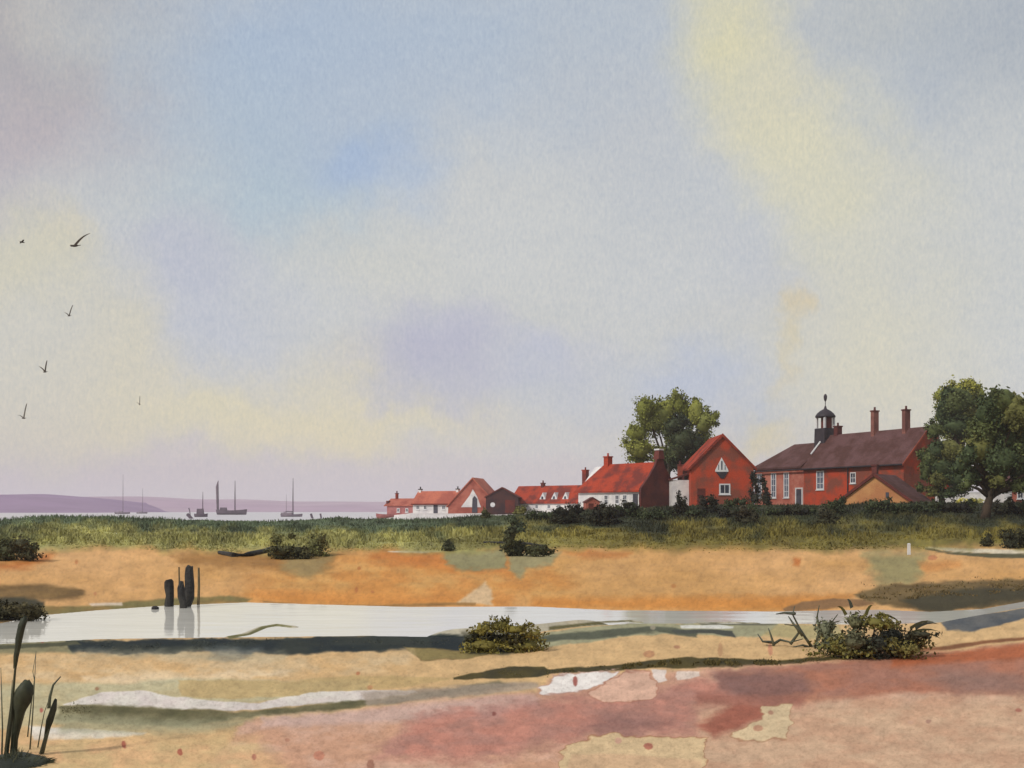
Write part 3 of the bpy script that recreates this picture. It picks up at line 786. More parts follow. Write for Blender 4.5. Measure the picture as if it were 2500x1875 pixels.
bank_shrub('blackish bush sprawling in front of the little pink hut', 1470, 1283, [(1458, 1256, 18, 20), (1478, 1250, 22, 24), (1492, 1262, 16, 22), (1470, 1240, 14, 14)], HB, leaf=.2, dens=.9, group=BG)
bank_shrub('dark green bush under the windows of the white cottage', 1528, 1265, [(1512, 1242, 18, 14), (1535, 1246, 22, 16), (1552, 1248, 14, 18), (1528, 1232, 12, 10)], HBG + HB, leaf=.2, dens=.9, group=BG)
bank_shrub('narrow black bush at the foot of the plum brick gable', 1664, 1256, [(1655, 1220, 8, 20), (1668, 1230, 10, 20), (1660, 1240, 12, 14)], HB, leaf=.18, dens=.9, group=BG)
bank_shrub('black rounded bush at the left foot of the steep red gable house', 1728, 1256, [(1716, 1226, 16, 13), (1735, 1220, 14, 15), (1746, 1228, 12, 10)], HB, leaf=.18, dens=.9, group=BG)
bank_shrub('green bush at the right foot of the steep red gable house', 1800, 1256, [(1785, 1230, 18, 12), (1812, 1226, 18, 12), (1832, 1236, 20, 12)], HBG, leaf=.18, dens=.9, group=BG)
shrub('tall black bush between the steep red gable house and the pink wall', 1838, 122, [(1838, 1160, 9, 12), (1843, 1175, 11, 18), (1850, 1192, 8, 12)], HB, leaf=.2, dens=.9, group=BG)
shrub('tall thin black bush against the first pink bay', 1866, 121, [(1862, 1172, 6, 12), (1866, 1188, 9, 16), (1872, 1210, 7, 20), (1876, 1226, 6, 10)], HB, leaf=.2, dens=.9, group=BG)
bank_shrub('green bush before the left slope of the ochre gable', 2040, 1256, [(2030, 1232, 16, 14), (2050, 1226, 14, 16), (2020, 1242, 20, 12)], HBG, leaf=.18, dens=.9, group=BG)
bank_shrub('green bush before the middle of the ochre gable', 2145, 1256, [(2130, 1232, 20, 16), (2160, 1228, 22, 14), (2185, 1236, 18, 12)], HBG, leaf=.18, dens=.9, group=BG)
bank_shrub('dark green bush with drooping point below the pink bays', 1835, 1281, [(1822, 1254, 16, 18), (1838, 1262, 12, 20), (1812, 1246, 14, 12)], [(66, 60, 46), (58, 56, 40)], leaf=.17, dens=.9, group=BG)
bank_shrub('dark green bush hanging below the orange brick wall', 2022, 1281, [(2012, 1256, 16, 18), (2030, 1262, 12, 20), (2004, 1246, 14, 12)], [(66, 64, 48), (62, 62, 42)], leaf=.17, dens=.9, group=BG)
bank_shrub('dark green bush trailing down the bank left of the cottages', 1262, 1307, [(1250, 1272, 14, 14), (1268, 1284, 16, 16), (1258, 1296, 12, 12)], [(74, 82, 60), (66, 74, 54)], leaf=.16, dens=.8, group=BG)
bank_shrub('low olive bush on the crest before the tarred barn', 1272, 1256, [(1265, 1246, 9, 10), (1278, 1242, 8, 12)], [(112, 108, 60)], leaf=.15, dens=.8, group=BG)
bank_shrub('low olive bush on the crest before the boat shed', 1185, 1266, [(1183, 1250, 8, 9), (1190, 1258, 8, 9)], [(96, 96, 66)], leaf=.15, dens=.8, group=BG)

# shrubs on the marsh and beach
SB = [(70, 70, 44), (62, 62, 42), (82, 80, 50)]


bank_shrub('dark shrub cut by the left edge where the grass meets the sand', 30, 1368, [(20, 1342, 40, 26), (60, 1328, 30, 24), (0, 1352, 40, 26), (-40, 1340, 40, 30), (85, 1340, 12, 16)], [(74, 78, 52), (66, 66, 46)], leaf=.13)
bank_shrub('dark shrub with a trailing root on the sand edge left of centre', 710, 1364, [(690, 1346, 30, 18), (725, 1344, 28, 18), (745, 1350, 14, 14)], SB, leaf=.12)
bank_shrub('mid green ragged shrub just right of the dark trailing one', 770, 1358, [(765, 1328, 24, 24), (785, 1318, 14, 16), (755, 1348, 20, 12), (710, 1310, 10, 8), (675, 1316, 14, 14)], [(100, 100, 60), (92, 92, 58)], leaf=.12)
bank_shrub('black-green spreading shrub on the sand edge at the centre', 1270, 1358, [(1245, 1318, 16, 30), (1262, 1340, 30, 18), (1300, 1340, 36, 14), (1250, 1298, 14, 10), (1330, 1338, 14, 7)], [(68, 70, 46), (58, 62, 44)], leaf=.12)
bank_shrub('small dark shrub beside the pale pool at the centre', 1096, 1344, [(1096, 1328, 14, 12), (1088, 1334, 10, 8)], [(66, 70, 48)], leaf=.1)
bank_shrub('dark wedge-shaped shrub near the right edge', 2412, 1334, [(2412, 1318, 12, 16), (2404, 1326, 8, 8)], [(58, 58, 38)], leaf=.1)
bank_shrub('large dark shrub cut by the right edge of the bank', 2470, 1338, [(2462, 1308, 18, 14), (2485, 1312, 26, 20), (2470, 1326, 16, 12), (2510, 1310, 24, 24)], [(52, 54, 38), (60, 60, 40)], leaf=.12)
bank_shrub('dark olive shrub on the far bank cut by the left edge above the creek', 30, 1512, [(20, 1490, 50, 20), (65, 1482, 36, 20), (-30, 1496, 60, 28), (95, 1492, 16, 14)], [(62, 60, 42), (72, 66, 44)], leaf=.09)
bank_shrub('rounded olive shrub at the water edge in the centre of the creek', 1220, 1592,
           [(1180, 1536, 32, 18), (1220, 1530, 36, 20), (1265, 1537, 42, 18), (1305, 1540, 26, 9), (1160, 1560, 26, 22), (1215, 1566, 40, 24), (1260, 1562, 36, 22)],
           [(122, 112, 56), (112, 104, 52), (118, 108, 50), (110, 100, 50), (62, 62, 44), (58, 58, 46), (68, 64, 42)], leaf=.06)
rb = bank_shrub('large spiky dark shrub at the water edge on the right', 2130, 1604,
                [(2120, 1514, 36, 18), (2165, 1528, 42, 18), (2078, 1516, 28, 26), (2070, 1560, 40, 34), (2130, 1570, 44, 34), (2190, 1552, 44, 20), (2235, 1545, 40, 10), (2110, 1592, 34, 16), (2030, 1545, 24, 34), (2018, 1575, 26, 18), (2200, 1570, 50, 14)],
                [(110, 104, 54), (104, 96, 52), (104, 104, 74), (84, 84, 62), (62, 64, 54), (56, 58, 52), (62, 60, 44), (52, 52, 42), (100, 102, 80), (92, 94, 74), (56, 56, 44)], leaf=.06)


# spiky shoots of that shrub
def blades(name, items, mat, parent=None, loc=None):
    """items: list of (base Vector, tip Vector, width, bend Vector, tint or None) flat tapering blades"""
    V = []; Fc = []; C = []
    for b, t, w, bend, tint in items:
        d = (t - b); side = d.cross(Vector((0.2, 1, 0))).normalized()
        if side.length < .1: side = Vector((1, 0, 0))
        n = len(V); K = 5
        for i in range(K):
            s = i / (K - 1)
            p = b.lerp(t, s) + bend * (4 * s * (1 - s))
            ww = w * (1 - s) ** .7 * .5 + w * .03
            V += [p - side * ww, p + side * ww]
            if tint is not None: C += [lin(tint)] * 2
        for i in range(K - 1):
            Fc.append((n + 2 * i, n + 2 * i + 1, n + 2 * i + 3, n + 2 * i + 2))
    return np_mesh(name, V, np.array(Fc), mat, parent, cols=np.array(C) if C else None)


items = []
B0 = rb.location
YR = B0.y
for (ax, ay, bx, by) in [(2220, 1548, 2297, 1562), (2230, 1535, 2284, 1524), (2200, 1566, 2262, 1580), (2150, 1500, 2215, 1520), (2060, 1500, 2035, 1480), (2085, 1490, 2075, 1472), (2235, 1542, 2300, 1528), (2190, 1580, 2245, 1592), (2210, 1552, 2280, 1545), (2110, 1500, 2125, 1478)]:
    a = at(ax, ay, YR) - B0; b = at(bx, by, YR) - B0
    j = Vector((random.uniform(-.03, .03), random.uniform(-.2, .2), random.uniform(-.03, .03)))
    blades('shoot', [(a + j, b + j * 1.5, .055, Vector((0, 0, .05)), random.choice([(70, 68, 44), (92, 88, 48), (58, 60, 50)]))], M['grass'], rb)


def twig_shrub(label, strokes, Y, base_px, rad=.03, mat='reed'):
    base = on_ground(base_px, Y)
    r = thing('twiggy_shrub', label, 'shrub', base)
    mb = MB()
    for st in strokes:
        P = [at(x, y, Y + random.uniform(-.25, .25)) - base for x, y in st]
        n = len(P)
        mb.tube(P, [rad * (1 - .75 * i / (n - 1)) for i in range(n)], 6)
    mb.build('branch', M[mat], r, smooth=True)
    return r


yt = depth_at(1960, 1580)
twig_shrub('grey-green straggling twiggy shrub left of the spiky dark one',
           [[(1985, 1584), (1965, 1555), (1950, 1530), (1935, 1500), (1940, 1480)], [(1990, 1582), (2000, 1540), (1995, 1505), (2000, 1478)], [(1960, 1552), (1935, 1520), (1925, 1505)],
            [(1890, 1592), (1888, 1570), (1880, 1545), (1876, 1534)], [(1889, 1572), (1905, 1562), (1930, 1568), (1960, 1560)], [(1884, 1568), (1862, 1566), (1850, 1548)],
            [(1930, 1572), (1950, 1545), (1945, 1528), (1915, 1524)], [(2000, 1580), (2025, 1555), (2030, 1520), (2045, 1500)], [(1998, 1540), (2020, 1524), (2050, 1516)], [(1940, 1498), (1915, 1496), (1895, 1499)],
            [(1985, 1584), (1960, 1575), (1935, 1580)]],
           yt, 1985, rad=.03)


# trailing root left of the dark shrub (part of the beach wrack)
def drift(label, pts, rad):
    Y = depth_at(pts[0][0], pts[0][1])
    base = on_ground(pts[0][0], Y)
    mb = MB(); P = []
    for x, y in pts:
        yy = depth_at(x, y); P.append(on_ground(x, yy) - base + Vector((0, 0, rad * .5)))
    n = len(P)
    mb.tube(P, [rad * (.35 + .65 * math.sin(math.pi * (i + .5) / n)) for i in range(n)], 7)
    o = mb.build('driftwood', M['wet_timber'], smooth=True); o.location = base
    return tag(o, label, 'driftwood')


drift('long dark curved driftwood branch lying on the grass edge left of centre', [(535, 1353), (570, 1360), (610, 1358), (645, 1350), (672, 1340)], .16)
drift('thin dark driftwood lying on the grass edge before the central shrub', [(1180, 1326), (1230, 1328), (1290, 1330), (1330, 1336)], .09)


# ------------------------------------------------------------------ marsh grass (stuff)
def grass_patch(name, n, px_rng, y_fn, h_rng, w, seed, tone=None, lean=.35, kindlabel=None, jit=.2):
    r = np.random.default_rng(seed)
    px = r.uniform(px_rng[0], px_rng[1], n)
    Y = y_fn(px, r)
    Z = terrain(px, Y)
    ok = Z > .03
    if name == 'low_marsh_grass': ok &= fbm(px / 30 + 4, Y * 1.3, 3) > .52
    px, Y, Z = px[ok], Y[ok], Z[ok]; n = len(px)
    X = (px - HX) / F * Y; PY = HY + F * (CH - Z) / Y
    C = lin(tone(px, PY, Y, r) if tone else ground_colour(px, PY, Y)) * r.uniform(1 - jit, 1 + jit, n)[:, None]
    cl = np.clip((fbm(X * .3 + 7, Y * .3, 4) - .3) / .4, 0, 1)
    h = r.uniform(h_rng[0], h_rng[1], n) * (.3 + 1.2 * cl)
    if name == 'marsh_grass': h = h * np.clip((Y - F * (CH - .62) / (green_py(px) - HY)) / 9, .22, 1)
    ang = r.uniform(0, math.pi, n); wv = w * r.uniform(.6, 1.4, n)
    dx = np.cos(ang) * wv; dy = np.sin(ang) * wv
    lx = r.normal(0, lean, n) * h; ly = r.normal(0, lean, n) * h
    b = np.stack([X, Y, Z - .02], -1)
    s = np.stack([dx, dy, 0 * dx], -1)
    m = b + np.stack([lx * .35, ly * .35, h * .6], -1); t = b + np.stack([lx, ly, h], -1)
    V = np.stack([b - s, b + s, m + s * .7, m - s * .7, t], 1).reshape(-1, 3)
    k = np.arange(n)[:, None] * 5
    me_f = [np.concatenate([k, k + 1, k + 2, k + 3], 1), np.concatenate([k + 3, k + 2, k + 4, k + 4], 1)]
    T = (k + np.array([[3, 2, 4]])); Q = (k + np.array([[0, 1, 2, 3]]))
    me = bpy.data.meshes.new(name)
    me.vertices.add(len(V)); me.vertices.foreach_set('co', V.astype(np.float32).ravel())
    loops = np.concatenate([T.ravel(), Q.ravel()]).astype(np.int32)
    st = np.concatenate([np.arange(len(T)) * 3, len(T) * 3 + np.arange(len(Q)) * 4]).astype(np.int32)
    me.loops.add(len(loops)); me.loops.foreach_set('vertex_index', loops)
    me.polygons.add(len(st)); me.polygons.foreach_set('loop_start', st); me.update(calc_edges=True)
    a = me.attributes.new('tint', 'FLOAT_COLOR', 'POINT'); c = np.ones((len(V), 4), np.float32); c[:, :3] = np.repeat(C, 5, 0)
    a.data.foreach_set('color', c.ravel()); me.validate(); me.materials.append(M['grass'])
    o = link(bpy.data.objects.new(name, me))
    return tag(o, kindlabel, 'grass', kind='stuff')


def marsh_y(px, r):
    yg = F * (CH - 0.62) / (green_py(px) - HY)
    t = r.random(len(px)) ** 1.15
    return yg + .2 + (r.random(len(px)) < .12) * r.normal(0, 1.6, len(px)) + (109 - yg) * t


grass_patch('marsh_grass', 70000, (-250, 2750), marsh_y, (.12, .34), .05, 5, tone=lambda px, py, Y, r: ground_colour(px, np.minimum(py, green_py(px) - 16), Y), jit=.12, kindlabel='yellow-green to dark green marsh grass covering the long bank')


def along(pts, spread):
    xs = [p[0] for p in pts]; ys = [p[1] for p in pts]

    def f(px, r):
        py = np.interp(px, xs, ys) + r.normal(0, spread, len(px))
        zz = .4
        for _ in range(4):
            Y = F * (CH - zz) / (py - HY); zz = terrain(px, Y)
        return Y
    return f


def olive(lo, hi):
    lo = np.array(lo, float); hi = np.array(hi, float)
    return lambda px, py, Y, r: lo + (hi - lo) * r.random(len(px))[:, None]


grass_patch('low_marsh_grass', 5000, (1106, 1340), along([(1106, 1658), (1150, 1650), (1240, 1640), (1340, 1640)], 5), (.015, .045), .012, 6, olive((74, 68, 40), (112, 100, 58)), kindlabel='low olive grass tuft line left end of the ridge on the near flats')
grass_patch('low_marsh_grass', 7000, (1340, 2200), along([(1340, 1640), (1480, 1632), (1660, 1616), (1760, 1620), (1900, 1618), (2060, 1605), (2200, 1592)], 3), (.015, .045), .012, 8, olive((74, 66, 38), (108, 94, 52)), kindlabel='low olive grass fringe along the curved ridge before the pink flats')
grass_patch('low_marsh_grass', 5000, (150, 660), along([(150, 1735), (300, 1742), (450, 1750), (660, 1740)], 9), (.01, .03), .009, 9, olive((100, 96, 70), (134, 126, 92)), kindlabel='short grey-olive weed on the dark band of the near left flats')
grass_patch('low_marsh_grass', 5000, (170, 1180), along([(170, 1575), (420, 1574), (700, 1574), (1000, 1566), (1180, 1572)], 6), (.015, .04), .012, 10, olive((58, 64, 64), (86, 88, 76)), kindlabel='short blue-grey weed along the near edge of the creek')
grass_patch('low_marsh_grass', 3500, (2100, 2560), along([(2100, 1460), (2200, 1456), (2340, 1444), (2560, 1432)], 12), (.03, .08), .02, 12, olive((84, 74, 50), (130, 108, 68)), kindlabel='brown-olive grass on the far bank at the right')

# ------------------------------------------------------------------ reeds on the left foreground
RG = 'reeds standing in the left foreground'


def reed(label, pts, rad, mat, head=None, cat='reed', name='reed'):
    Y = depth_at(max(min(pts[0][0], 2500), 0), min(pts[0][1], 1872))
    base = on_ground(pts[0][0], Y)
    r = thing(name, label, cat, base, group=RG)
    mb = MB(); P = [at(x, y, Y) - base for x, y in pts]
    P[0].z = -.05
    n = len(P)
    mb.tube(P, [rad * .75 * (1 - .7 * i / (n - 1)) for i in range(n)], 7)
    mb.build('stem', M[mat], r, smooth=True)
    if head:
        hb = MB()
        H = [at(x, y, Y) - base for x, y, _ in head]
        hb.tube(H, [q / F * Y for _, _, q in head], 10)
        hb.build('seed_head', M['reed_dark'], r, smooth=True, jitter=.009)
    return r


reed('tallest dark reed leaning at the left edge with a thick top', [(14, 1856), (26, 1760), (33, 1680), (40, 1600), (50, 1540), (56, 1512)], .022, 'reed_dark',
     [(36, 1632, 3), (40, 1600, 5), (46, 1560, 7), (53, 1528, 9), (59, 1512, 7), (62, 1506, 2)])
reed('fat dark bulrush with a bulky brown head in the left foreground', [(30, 1852), (36, 1800), (44, 1750), (56, 1700), (64, 1664)], .05, 'reed_dark',
     [(31, 1825, 6), (37, 1785, 10), (45, 1740, 14), (54, 1708, 21), (62, 1686, 22), (66, 1670, 14), (66, 1661, 5)], cat='bulrush', name='bulrush')
reed('short grey reed blade right of the bulrush with a pale curled tip', [(118, 1730), (122, 1700), (130, 1672), (148, 1652)], .03, 'reed')
reed('long grey leaning reed with a broad blade right of the bulrush', [(98, 1840), (112, 1800), (126, 1755), (134, 1712)], .034, 'reed',
     [(112, 1800, 3), (122, 1760, 8), (130, 1730, 8), (136, 1706, 3)])
reed('thin straight reed rising just behind the bulrush head', [(72, 1830), (80, 1740), (84, 1670), (88, 1590)], .011, 'reed')
reed('thin reed bending over the bulrush head', [(66, 1800), (76, 1720), (84, 1660), (80, 1640), (88, 1592)], .01, 'reed')
reed('thin pale reed between the bulrush and the leaning blades', [(90, 1826), (100, 1780), (108, 1740), (122, 1700)], .01, 'reed')
reed('short thin reed at the extreme left edge', [(4, 1850), (6, 1780), (4, 1700), (2, 1630)], .012, 'reed')
reed('bent thin reed near the left edge beside the tallest one', [(10, 1846), (18, 1780), (26, 1720), (30, 1660)], .012, 'reed')

yb = depth_at(30, 1868)
tb = on_ground(25, yb)
tuss = thing('grass_tussock', 'dark grass tussock in the bottom left corner at the foot of the reeds', 'grass tussock', tb)
it = []
for i in range(420):
    a = random.uniform(0, 6.28); rr = random.random() ** .6
    b = Vector((math.cos(a) * rr * .34, math.sin(a) * rr * .3, -.02))
    hgt = random.uniform(.06, .2) * (1.15 - rr)
    it.append((b, b + Vector((math.cos(a) * .12 * rr + random.uniform(-.04, .04), random.uniform(-.05, .05), hgt)), .016, Vector((0, 0, .01)), random.choice([(58, 62, 48), (48, 52, 42), (74, 74, 54), (40, 46, 38)])))
blades('blade_clump', it, M['grass'], tuss)
ub = MB(); ub.lathe(0, 0, [(.36, -.05), (.32, .02), (.22, .06), (.02, .08)], 14); ub.build('root_mound', M['reed_dark'], tuss, smooth=True, jitter=.015)


# ------------------------------------------------------------------ posts in the creek
PG = 'old mooring posts at the far edge of the creek'


def post(label, pts, rads, Y, mat='wet_timber', n=9, jit=.02, cat='post', name='post', bz=-.3):
    base = at(pts[0][0], 1482, Y); base.z = gz(pts[0][0], Y)
    mb = MB(); P = [at(x, y, Y) - base for x, y in pts]
    P = [Vector((P[0].x, 0, bz))] + P
    R = [rads[0]] + list(rads)
    mb.tube(P, [q / F * Y for q in R], n)
    o = mb.build(name, M[mat], smooth=False, jitter=jit)
    o.location = base
    return tag(o, label, cat, PG)


YP = 31.6
post('short thick black post left of the tall pair', [(412, 1474), (414, 1455), (413, 1435), (412, 1420), (411, 1416)], [11, 10, 11, 12, 10], YP)
post('tallest black post with a swollen middle', [(456, 1484), (461, 1460), (464, 1430), (461, 1405), (463, 1388), (465, 1382)], [9, 12, 12, 10, 10, 7], YP - .1)
post('black split post leaning against the tallest post', [(448, 1474), (443, 1455), (442, 1435), (444, 1420)], [9, 9, 8, 5], YP - .5)
post('thin brown stick just left of the tallest post', [(440, 1470), (438, 1430), (437, 1384)], [2.2, 2, 1.6], YP + .8, mat='stick', jit=.004)
post('thin brown stick right of the tallest post', [(484, 1468), (486, 1430), (485, 1386)], [3.4, 3, 2.4], YP + .6, mat='stick', jit=.006)
sp = at(379, 1486, YP - .9); sp.z = 0.0
mb = MB(); mb.lathe(0, 0, [(.06, -.2), (.1, -.02), (.09, .05), (.05, .08), (.01, .09)], 9)
o = mb.build('stone', M['stone'], jitter=.012); o.location = sp; tag(o, 'small dark stone at the creek edge left of the posts', 'stone')
# small white marker on the bank
p = on_ground(2219, depth_at(2219, 1354))
mb = MB(); mb.frustum(0, 0, -.2, .5, .075, .06, .06, .05); mb.frustum(0, 0, .5, .56, .075, .065, .04, .03)
o = mb.build('marker_post', M['frame']); o.location = p; tag(o, 'small white marker post on the grass edge at the right', 'post')


# ------------------------------------------------------------------ buildings
def window(root, x, z, w, h, y=0.0, bars=(1, 1), glass='glass', frame='frame', sill=True, t=.09):
    """window on the front face (local y = const), centred on x, bottom z"""
    mb = MB(); d0 = y - .05; fw = .17 if w > 1 else .12
    x0, x1 = x - w / 2, x + w / 2
    mb.box(x0, x0 + fw, d0, y + .02, z, z + h); mb.box(x1 - fw, x1, d0, y + .02, z, z + h)
    mb.box(x0 + fw, x1 - fw, d0, y + .02, z, z + fw); mb.box(x0 + fw, x1 - fw, d0, y + .02, z + h - fw, z + h)
    for i in range(bars[0]):
        xx = x0 + w * (i + 1) / (bars[0] + 1); mb.box(xx - .035, xx + .035, d0 + .01, y + .018, z + fw, z + h - fw)
    for i in range(bars[1]):
        zz = z + h * (i + 1) / (bars[1] + 1); mb.box(x0 + fw, x1 - fw, d0 + .014, y + .016, zz - .03, zz + .03)
    f = mb.build('window', M[frame], root)
    g = MB(); g.box(x0 + fw * .6, x1 - fw * .6, y - .02, y + .01, z + fw * .6, z + h - fw * .6); g.build('pane', M[glass], f)
    if sill:
        s = MB(); s.box(x0 - .08, x1 + .08, y - .14, y + .01, z - .1, z - .003); s.build('sill', M[frame], f)
    return f


def gable_prof(w, h, hr):
    return [(0, -.6), (w, -.6), (w, h), (w / 2, hr), (0, h)]


def chevron(w, h, hr, ov, t):
    s = (hr - h) / (w / 2)
    return [(-ov, h - ov * s), (w / 2, hr), (w + ov, h - ov * s), (w + ov, h - ov * s + t), (w / 2, hr + t * 1.25), (-ov, h - ov * s + t)]


def chimney(parent, x, y, z0, z1, a, b, mat='brick_red', pots=1, cap='brick_dark'):
    mb = MB(); mb.box(x - a, x + a, y - b, y + b, z0, z1); o = mb.build('chimney', M[mat], parent)
    c = MB(); c.box(x - a - .08, x + a + .08, y - b - .08, y + b + .08, z1 + .002, z1 + .16); c.build('chimney_cap', M[cap], o)
    pm = MB()
    for i in range(pots):
        px_ = x + (i - (pots - 1) / 2) * .45
        pm.lathe(px_, y, [(.14, z1 + .163), (.12, z1 + .5), (.15, z1 + .55), (.12, z1 + .58)], 8)
    pm.build('chimney_pot', M[cap], o)
    return o


def frame_from(p0, p1):
    d = (p1 - p0); return math.atan2(d.y, d.x), d.length


# --- long manor house with plum roof
def manor():
    a = at(1843, 0, 157); b = at(2206, 0, 131)
    a.z = b.z = 3.15
    rz, L = frame_from(a, b)
    r = thing('manor_house', 'long red-brick house with a plum tiled roof, cupola and tall chimneys', 'house', a, rz)
    D = 7.6; he = 5.35; hr = 9.35; Lw = L * .37; hrw = 8.5
    # walls: pink wing, red main range
    w = MB(); w.prism([(0.0, -.6), (D, -.6), (D, he), (0.0, he)], 0, Lw, 'x'); w.build('wing_wall', M['wing_brick'], r)
    w = MB(); w.prism([(-.003, -.6), (D + .003, -.6), (D + .003, he), (D / 2, hr - .05), (-.003, he)], Lw + .002, L, 'x'); w.build('wall', M['brick_orange'], r)
    # wing roof hipped at the left
    ov = .45; m = MB(); e = he - .15; hip = 4.0
    V = [(-ov, -ov, e), (Lw - .02, -ov, e), (Lw - .02, D + ov, e), (-ov, D + ov, e), (hip, D / 2, hrw), (Lw - .02, D / 2, hrw)]
    V += [(x, y, z + .22) for x, y, z in V[:4]] + [(hip, D / 2, hrw + .28), (Lw - .02, D / 2, hrw + .28)]
    m.add(V, [(0, 3, 2, 1), (6, 7, 11, 10), (8, 9, 10, 11), (9, 6, 10), (0, 1, 7, 6), (2, 3, 9, 8), (3, 0, 6, 9), (1, 2, 8, 11, 7)])
    m.build('wing_roof', M['roof_purple'], r)
    m = MB(); m.prism([(p, z + .02) for p, z in chevron(D, he, hr, .5, .22)], Lw + .01, L + .35, 'x')
    rf = m.build('roof', M['roof_purple'], r)
    v = MB(); v.prism([(p, z + .04) for p, z in chevron(D, he, hr, .52, .24)], L + .352, L + .43, 'x'); v.build('verge_board', M['brick_red'], rf)
    g = MB(); g.box(-.5, L + .3, -.68, -.5, he - .42, he - .28); g.build('gutter', M['lead'], r)
    # white flashing where the two ridges meet
    fl = MB(); sl = (hr - he) / (D / 2)
    P0 = (Lw, D / 2 - .1, hr + .36); P1 = (Lw, D / 2 - 2.6, hr + .33 - 2.5 * sl)
    fl.tube([P0, P1], .12, 6); fl.build('flashing', M['frame'], rf)
    # chimneys on the ridge
    for x, hh in ((L * .70, 3.2), (L * .888, 2.9)):
        chimney(r, x, D / 2 - .25, hr - .7, hr + hh - .45, .27, .42, 'chimney_brick', 1, 'brick_dark')
    # dormer stack by the cupola
    chimney(r, Lw + 2.1, D / 2 + .2, hr - .5, hr + 1.3, .36, .4, 'brick_dark', 1)
    # cupola
    cx = Lw - .15; cy = D / 2
    c = MB(); c.frustum(cx, cy, hr - 1.3, hr + 1.25, 1.05, 1.05, 1.0, 1.0); cb = c.build('cupola', M['lead'], r)
    for sx in (-1, 1):
        for sy in (-1, 1):
            c = MB(); c.box(cx + sx * .78 - .13, cx + sx * .78 + .13, cy + sy * .78 - .13, cy + sy * .78 + .13, hr + 1.252, hr + 2.75); c.build('lantern_post', M['frame'], cb)
    c = MB(); c.box(cx - .3, cx + .75, cy - .5, cy + .5, hr + 1.253, hr + 2.74); c.build('lantern', M['brick_dark'], cb)
    c = MB(); c.lathe(cx, cy, [(1.32, hr + 2.755), (1.36, hr + 2.9), (1.1, hr + 3.3), (.7, hr + 3.65), (.22, hr + 3.9), (.1, hr + 4.3)], 14); c.build('dome', M['lead'], cb, smooth=True)
    c = MB(); c.tube([(cx, cy, hr + 4.3), (cx, cy, hr + 5.9)], .05, 6); c.lathe(cx, cy, [(.06, hr + 4.9), (.2, hr + 5.2), (.24, hr + 5.6), (.16, hr + 5.85), (.03, hr + 5.95)], 8)
    c.build('weathervane', M['lead'], cb)
    # windows
    for x in (Lw * .10, Lw * .40, Lw * .66):
        window(r, x, 1.2, 1.15, 3.5, 0, (1, 3), 'glass_blue')
    window(r, Lw + L * .115, 2.2, 1.5, 2.5, -.003, (1, 2), 'glass_blue')
    window(r, Lw + L * .33, 2.9, 1.0, 1.4, -.003, (1, 1))
    window(r, L * .93, 1.7, 1.3, 2.0, -.003, (1, 1))
    # attic dormer pipes
    d = MB(); d.tube([(Lw + L * .30, -.12, he - .3), (Lw + L * .30, -.12, 0)], .08, 6); d.build('drainpipe', M['lead'], r)
    d = MB(); d.box(Lw * .86, Lw * .86 + 1.1, -.06, .02, 0, 2.3); dd = d.build('door', M['door'], r)
    d = MB(); d.box(Lw * .84, Lw * .86 - .003, -.08, .01, 0, 2.4); d.box(Lw * .86 + 1.103, Lw * .88 + 1.1, -.08, .01, 0, 2.4); d.box(Lw * .84, Lw * .88 + 1.1, -.08, .01, 2.403, 2.55); d.build('door_frame', M['frame'], dd)
    return r


manor()


def ochre_gable():
    a = at(2052, 0, 124); b = at(2222, 0, 119); a.z = b.z = 3.15
    rz, W = frame_from(a, b)
    r = thing('outbuilding', 'low ochre gabled outbuilding with dark red verges before the long house', 'outbuilding', a, rz)
    h = .55; hr = 3.35; D = 6
    w = MB(); w.prism(gable_prof(W, h, hr), 0, D, 'y'); w.build('wall', M['tan_wall'], r)
    m = MB(); m.prism([(p, z + .01) for p, z in chevron(W, h, hr, .35, .16)], .02, D + .3, 'y'); rf = m.build('roof', M['roof_purple'], r)
    m = MB(); m.prism([(p, z - .06) for p, z in chevron(W, h, hr, .36, .3)], -.32, .016, 'y'); m.build('verge_board', M['verge'], rf)
    chimney(r, W / 2 - .3, .9, hr - .5, hr + 1.1, .28, .28, 'brick_dark', 0)
    d = MB(); d.box(W * .66, W * .66 + .35, -.06, .02, .9, 1.5); d.build('vent', M['door'], r)


ochre_gable()


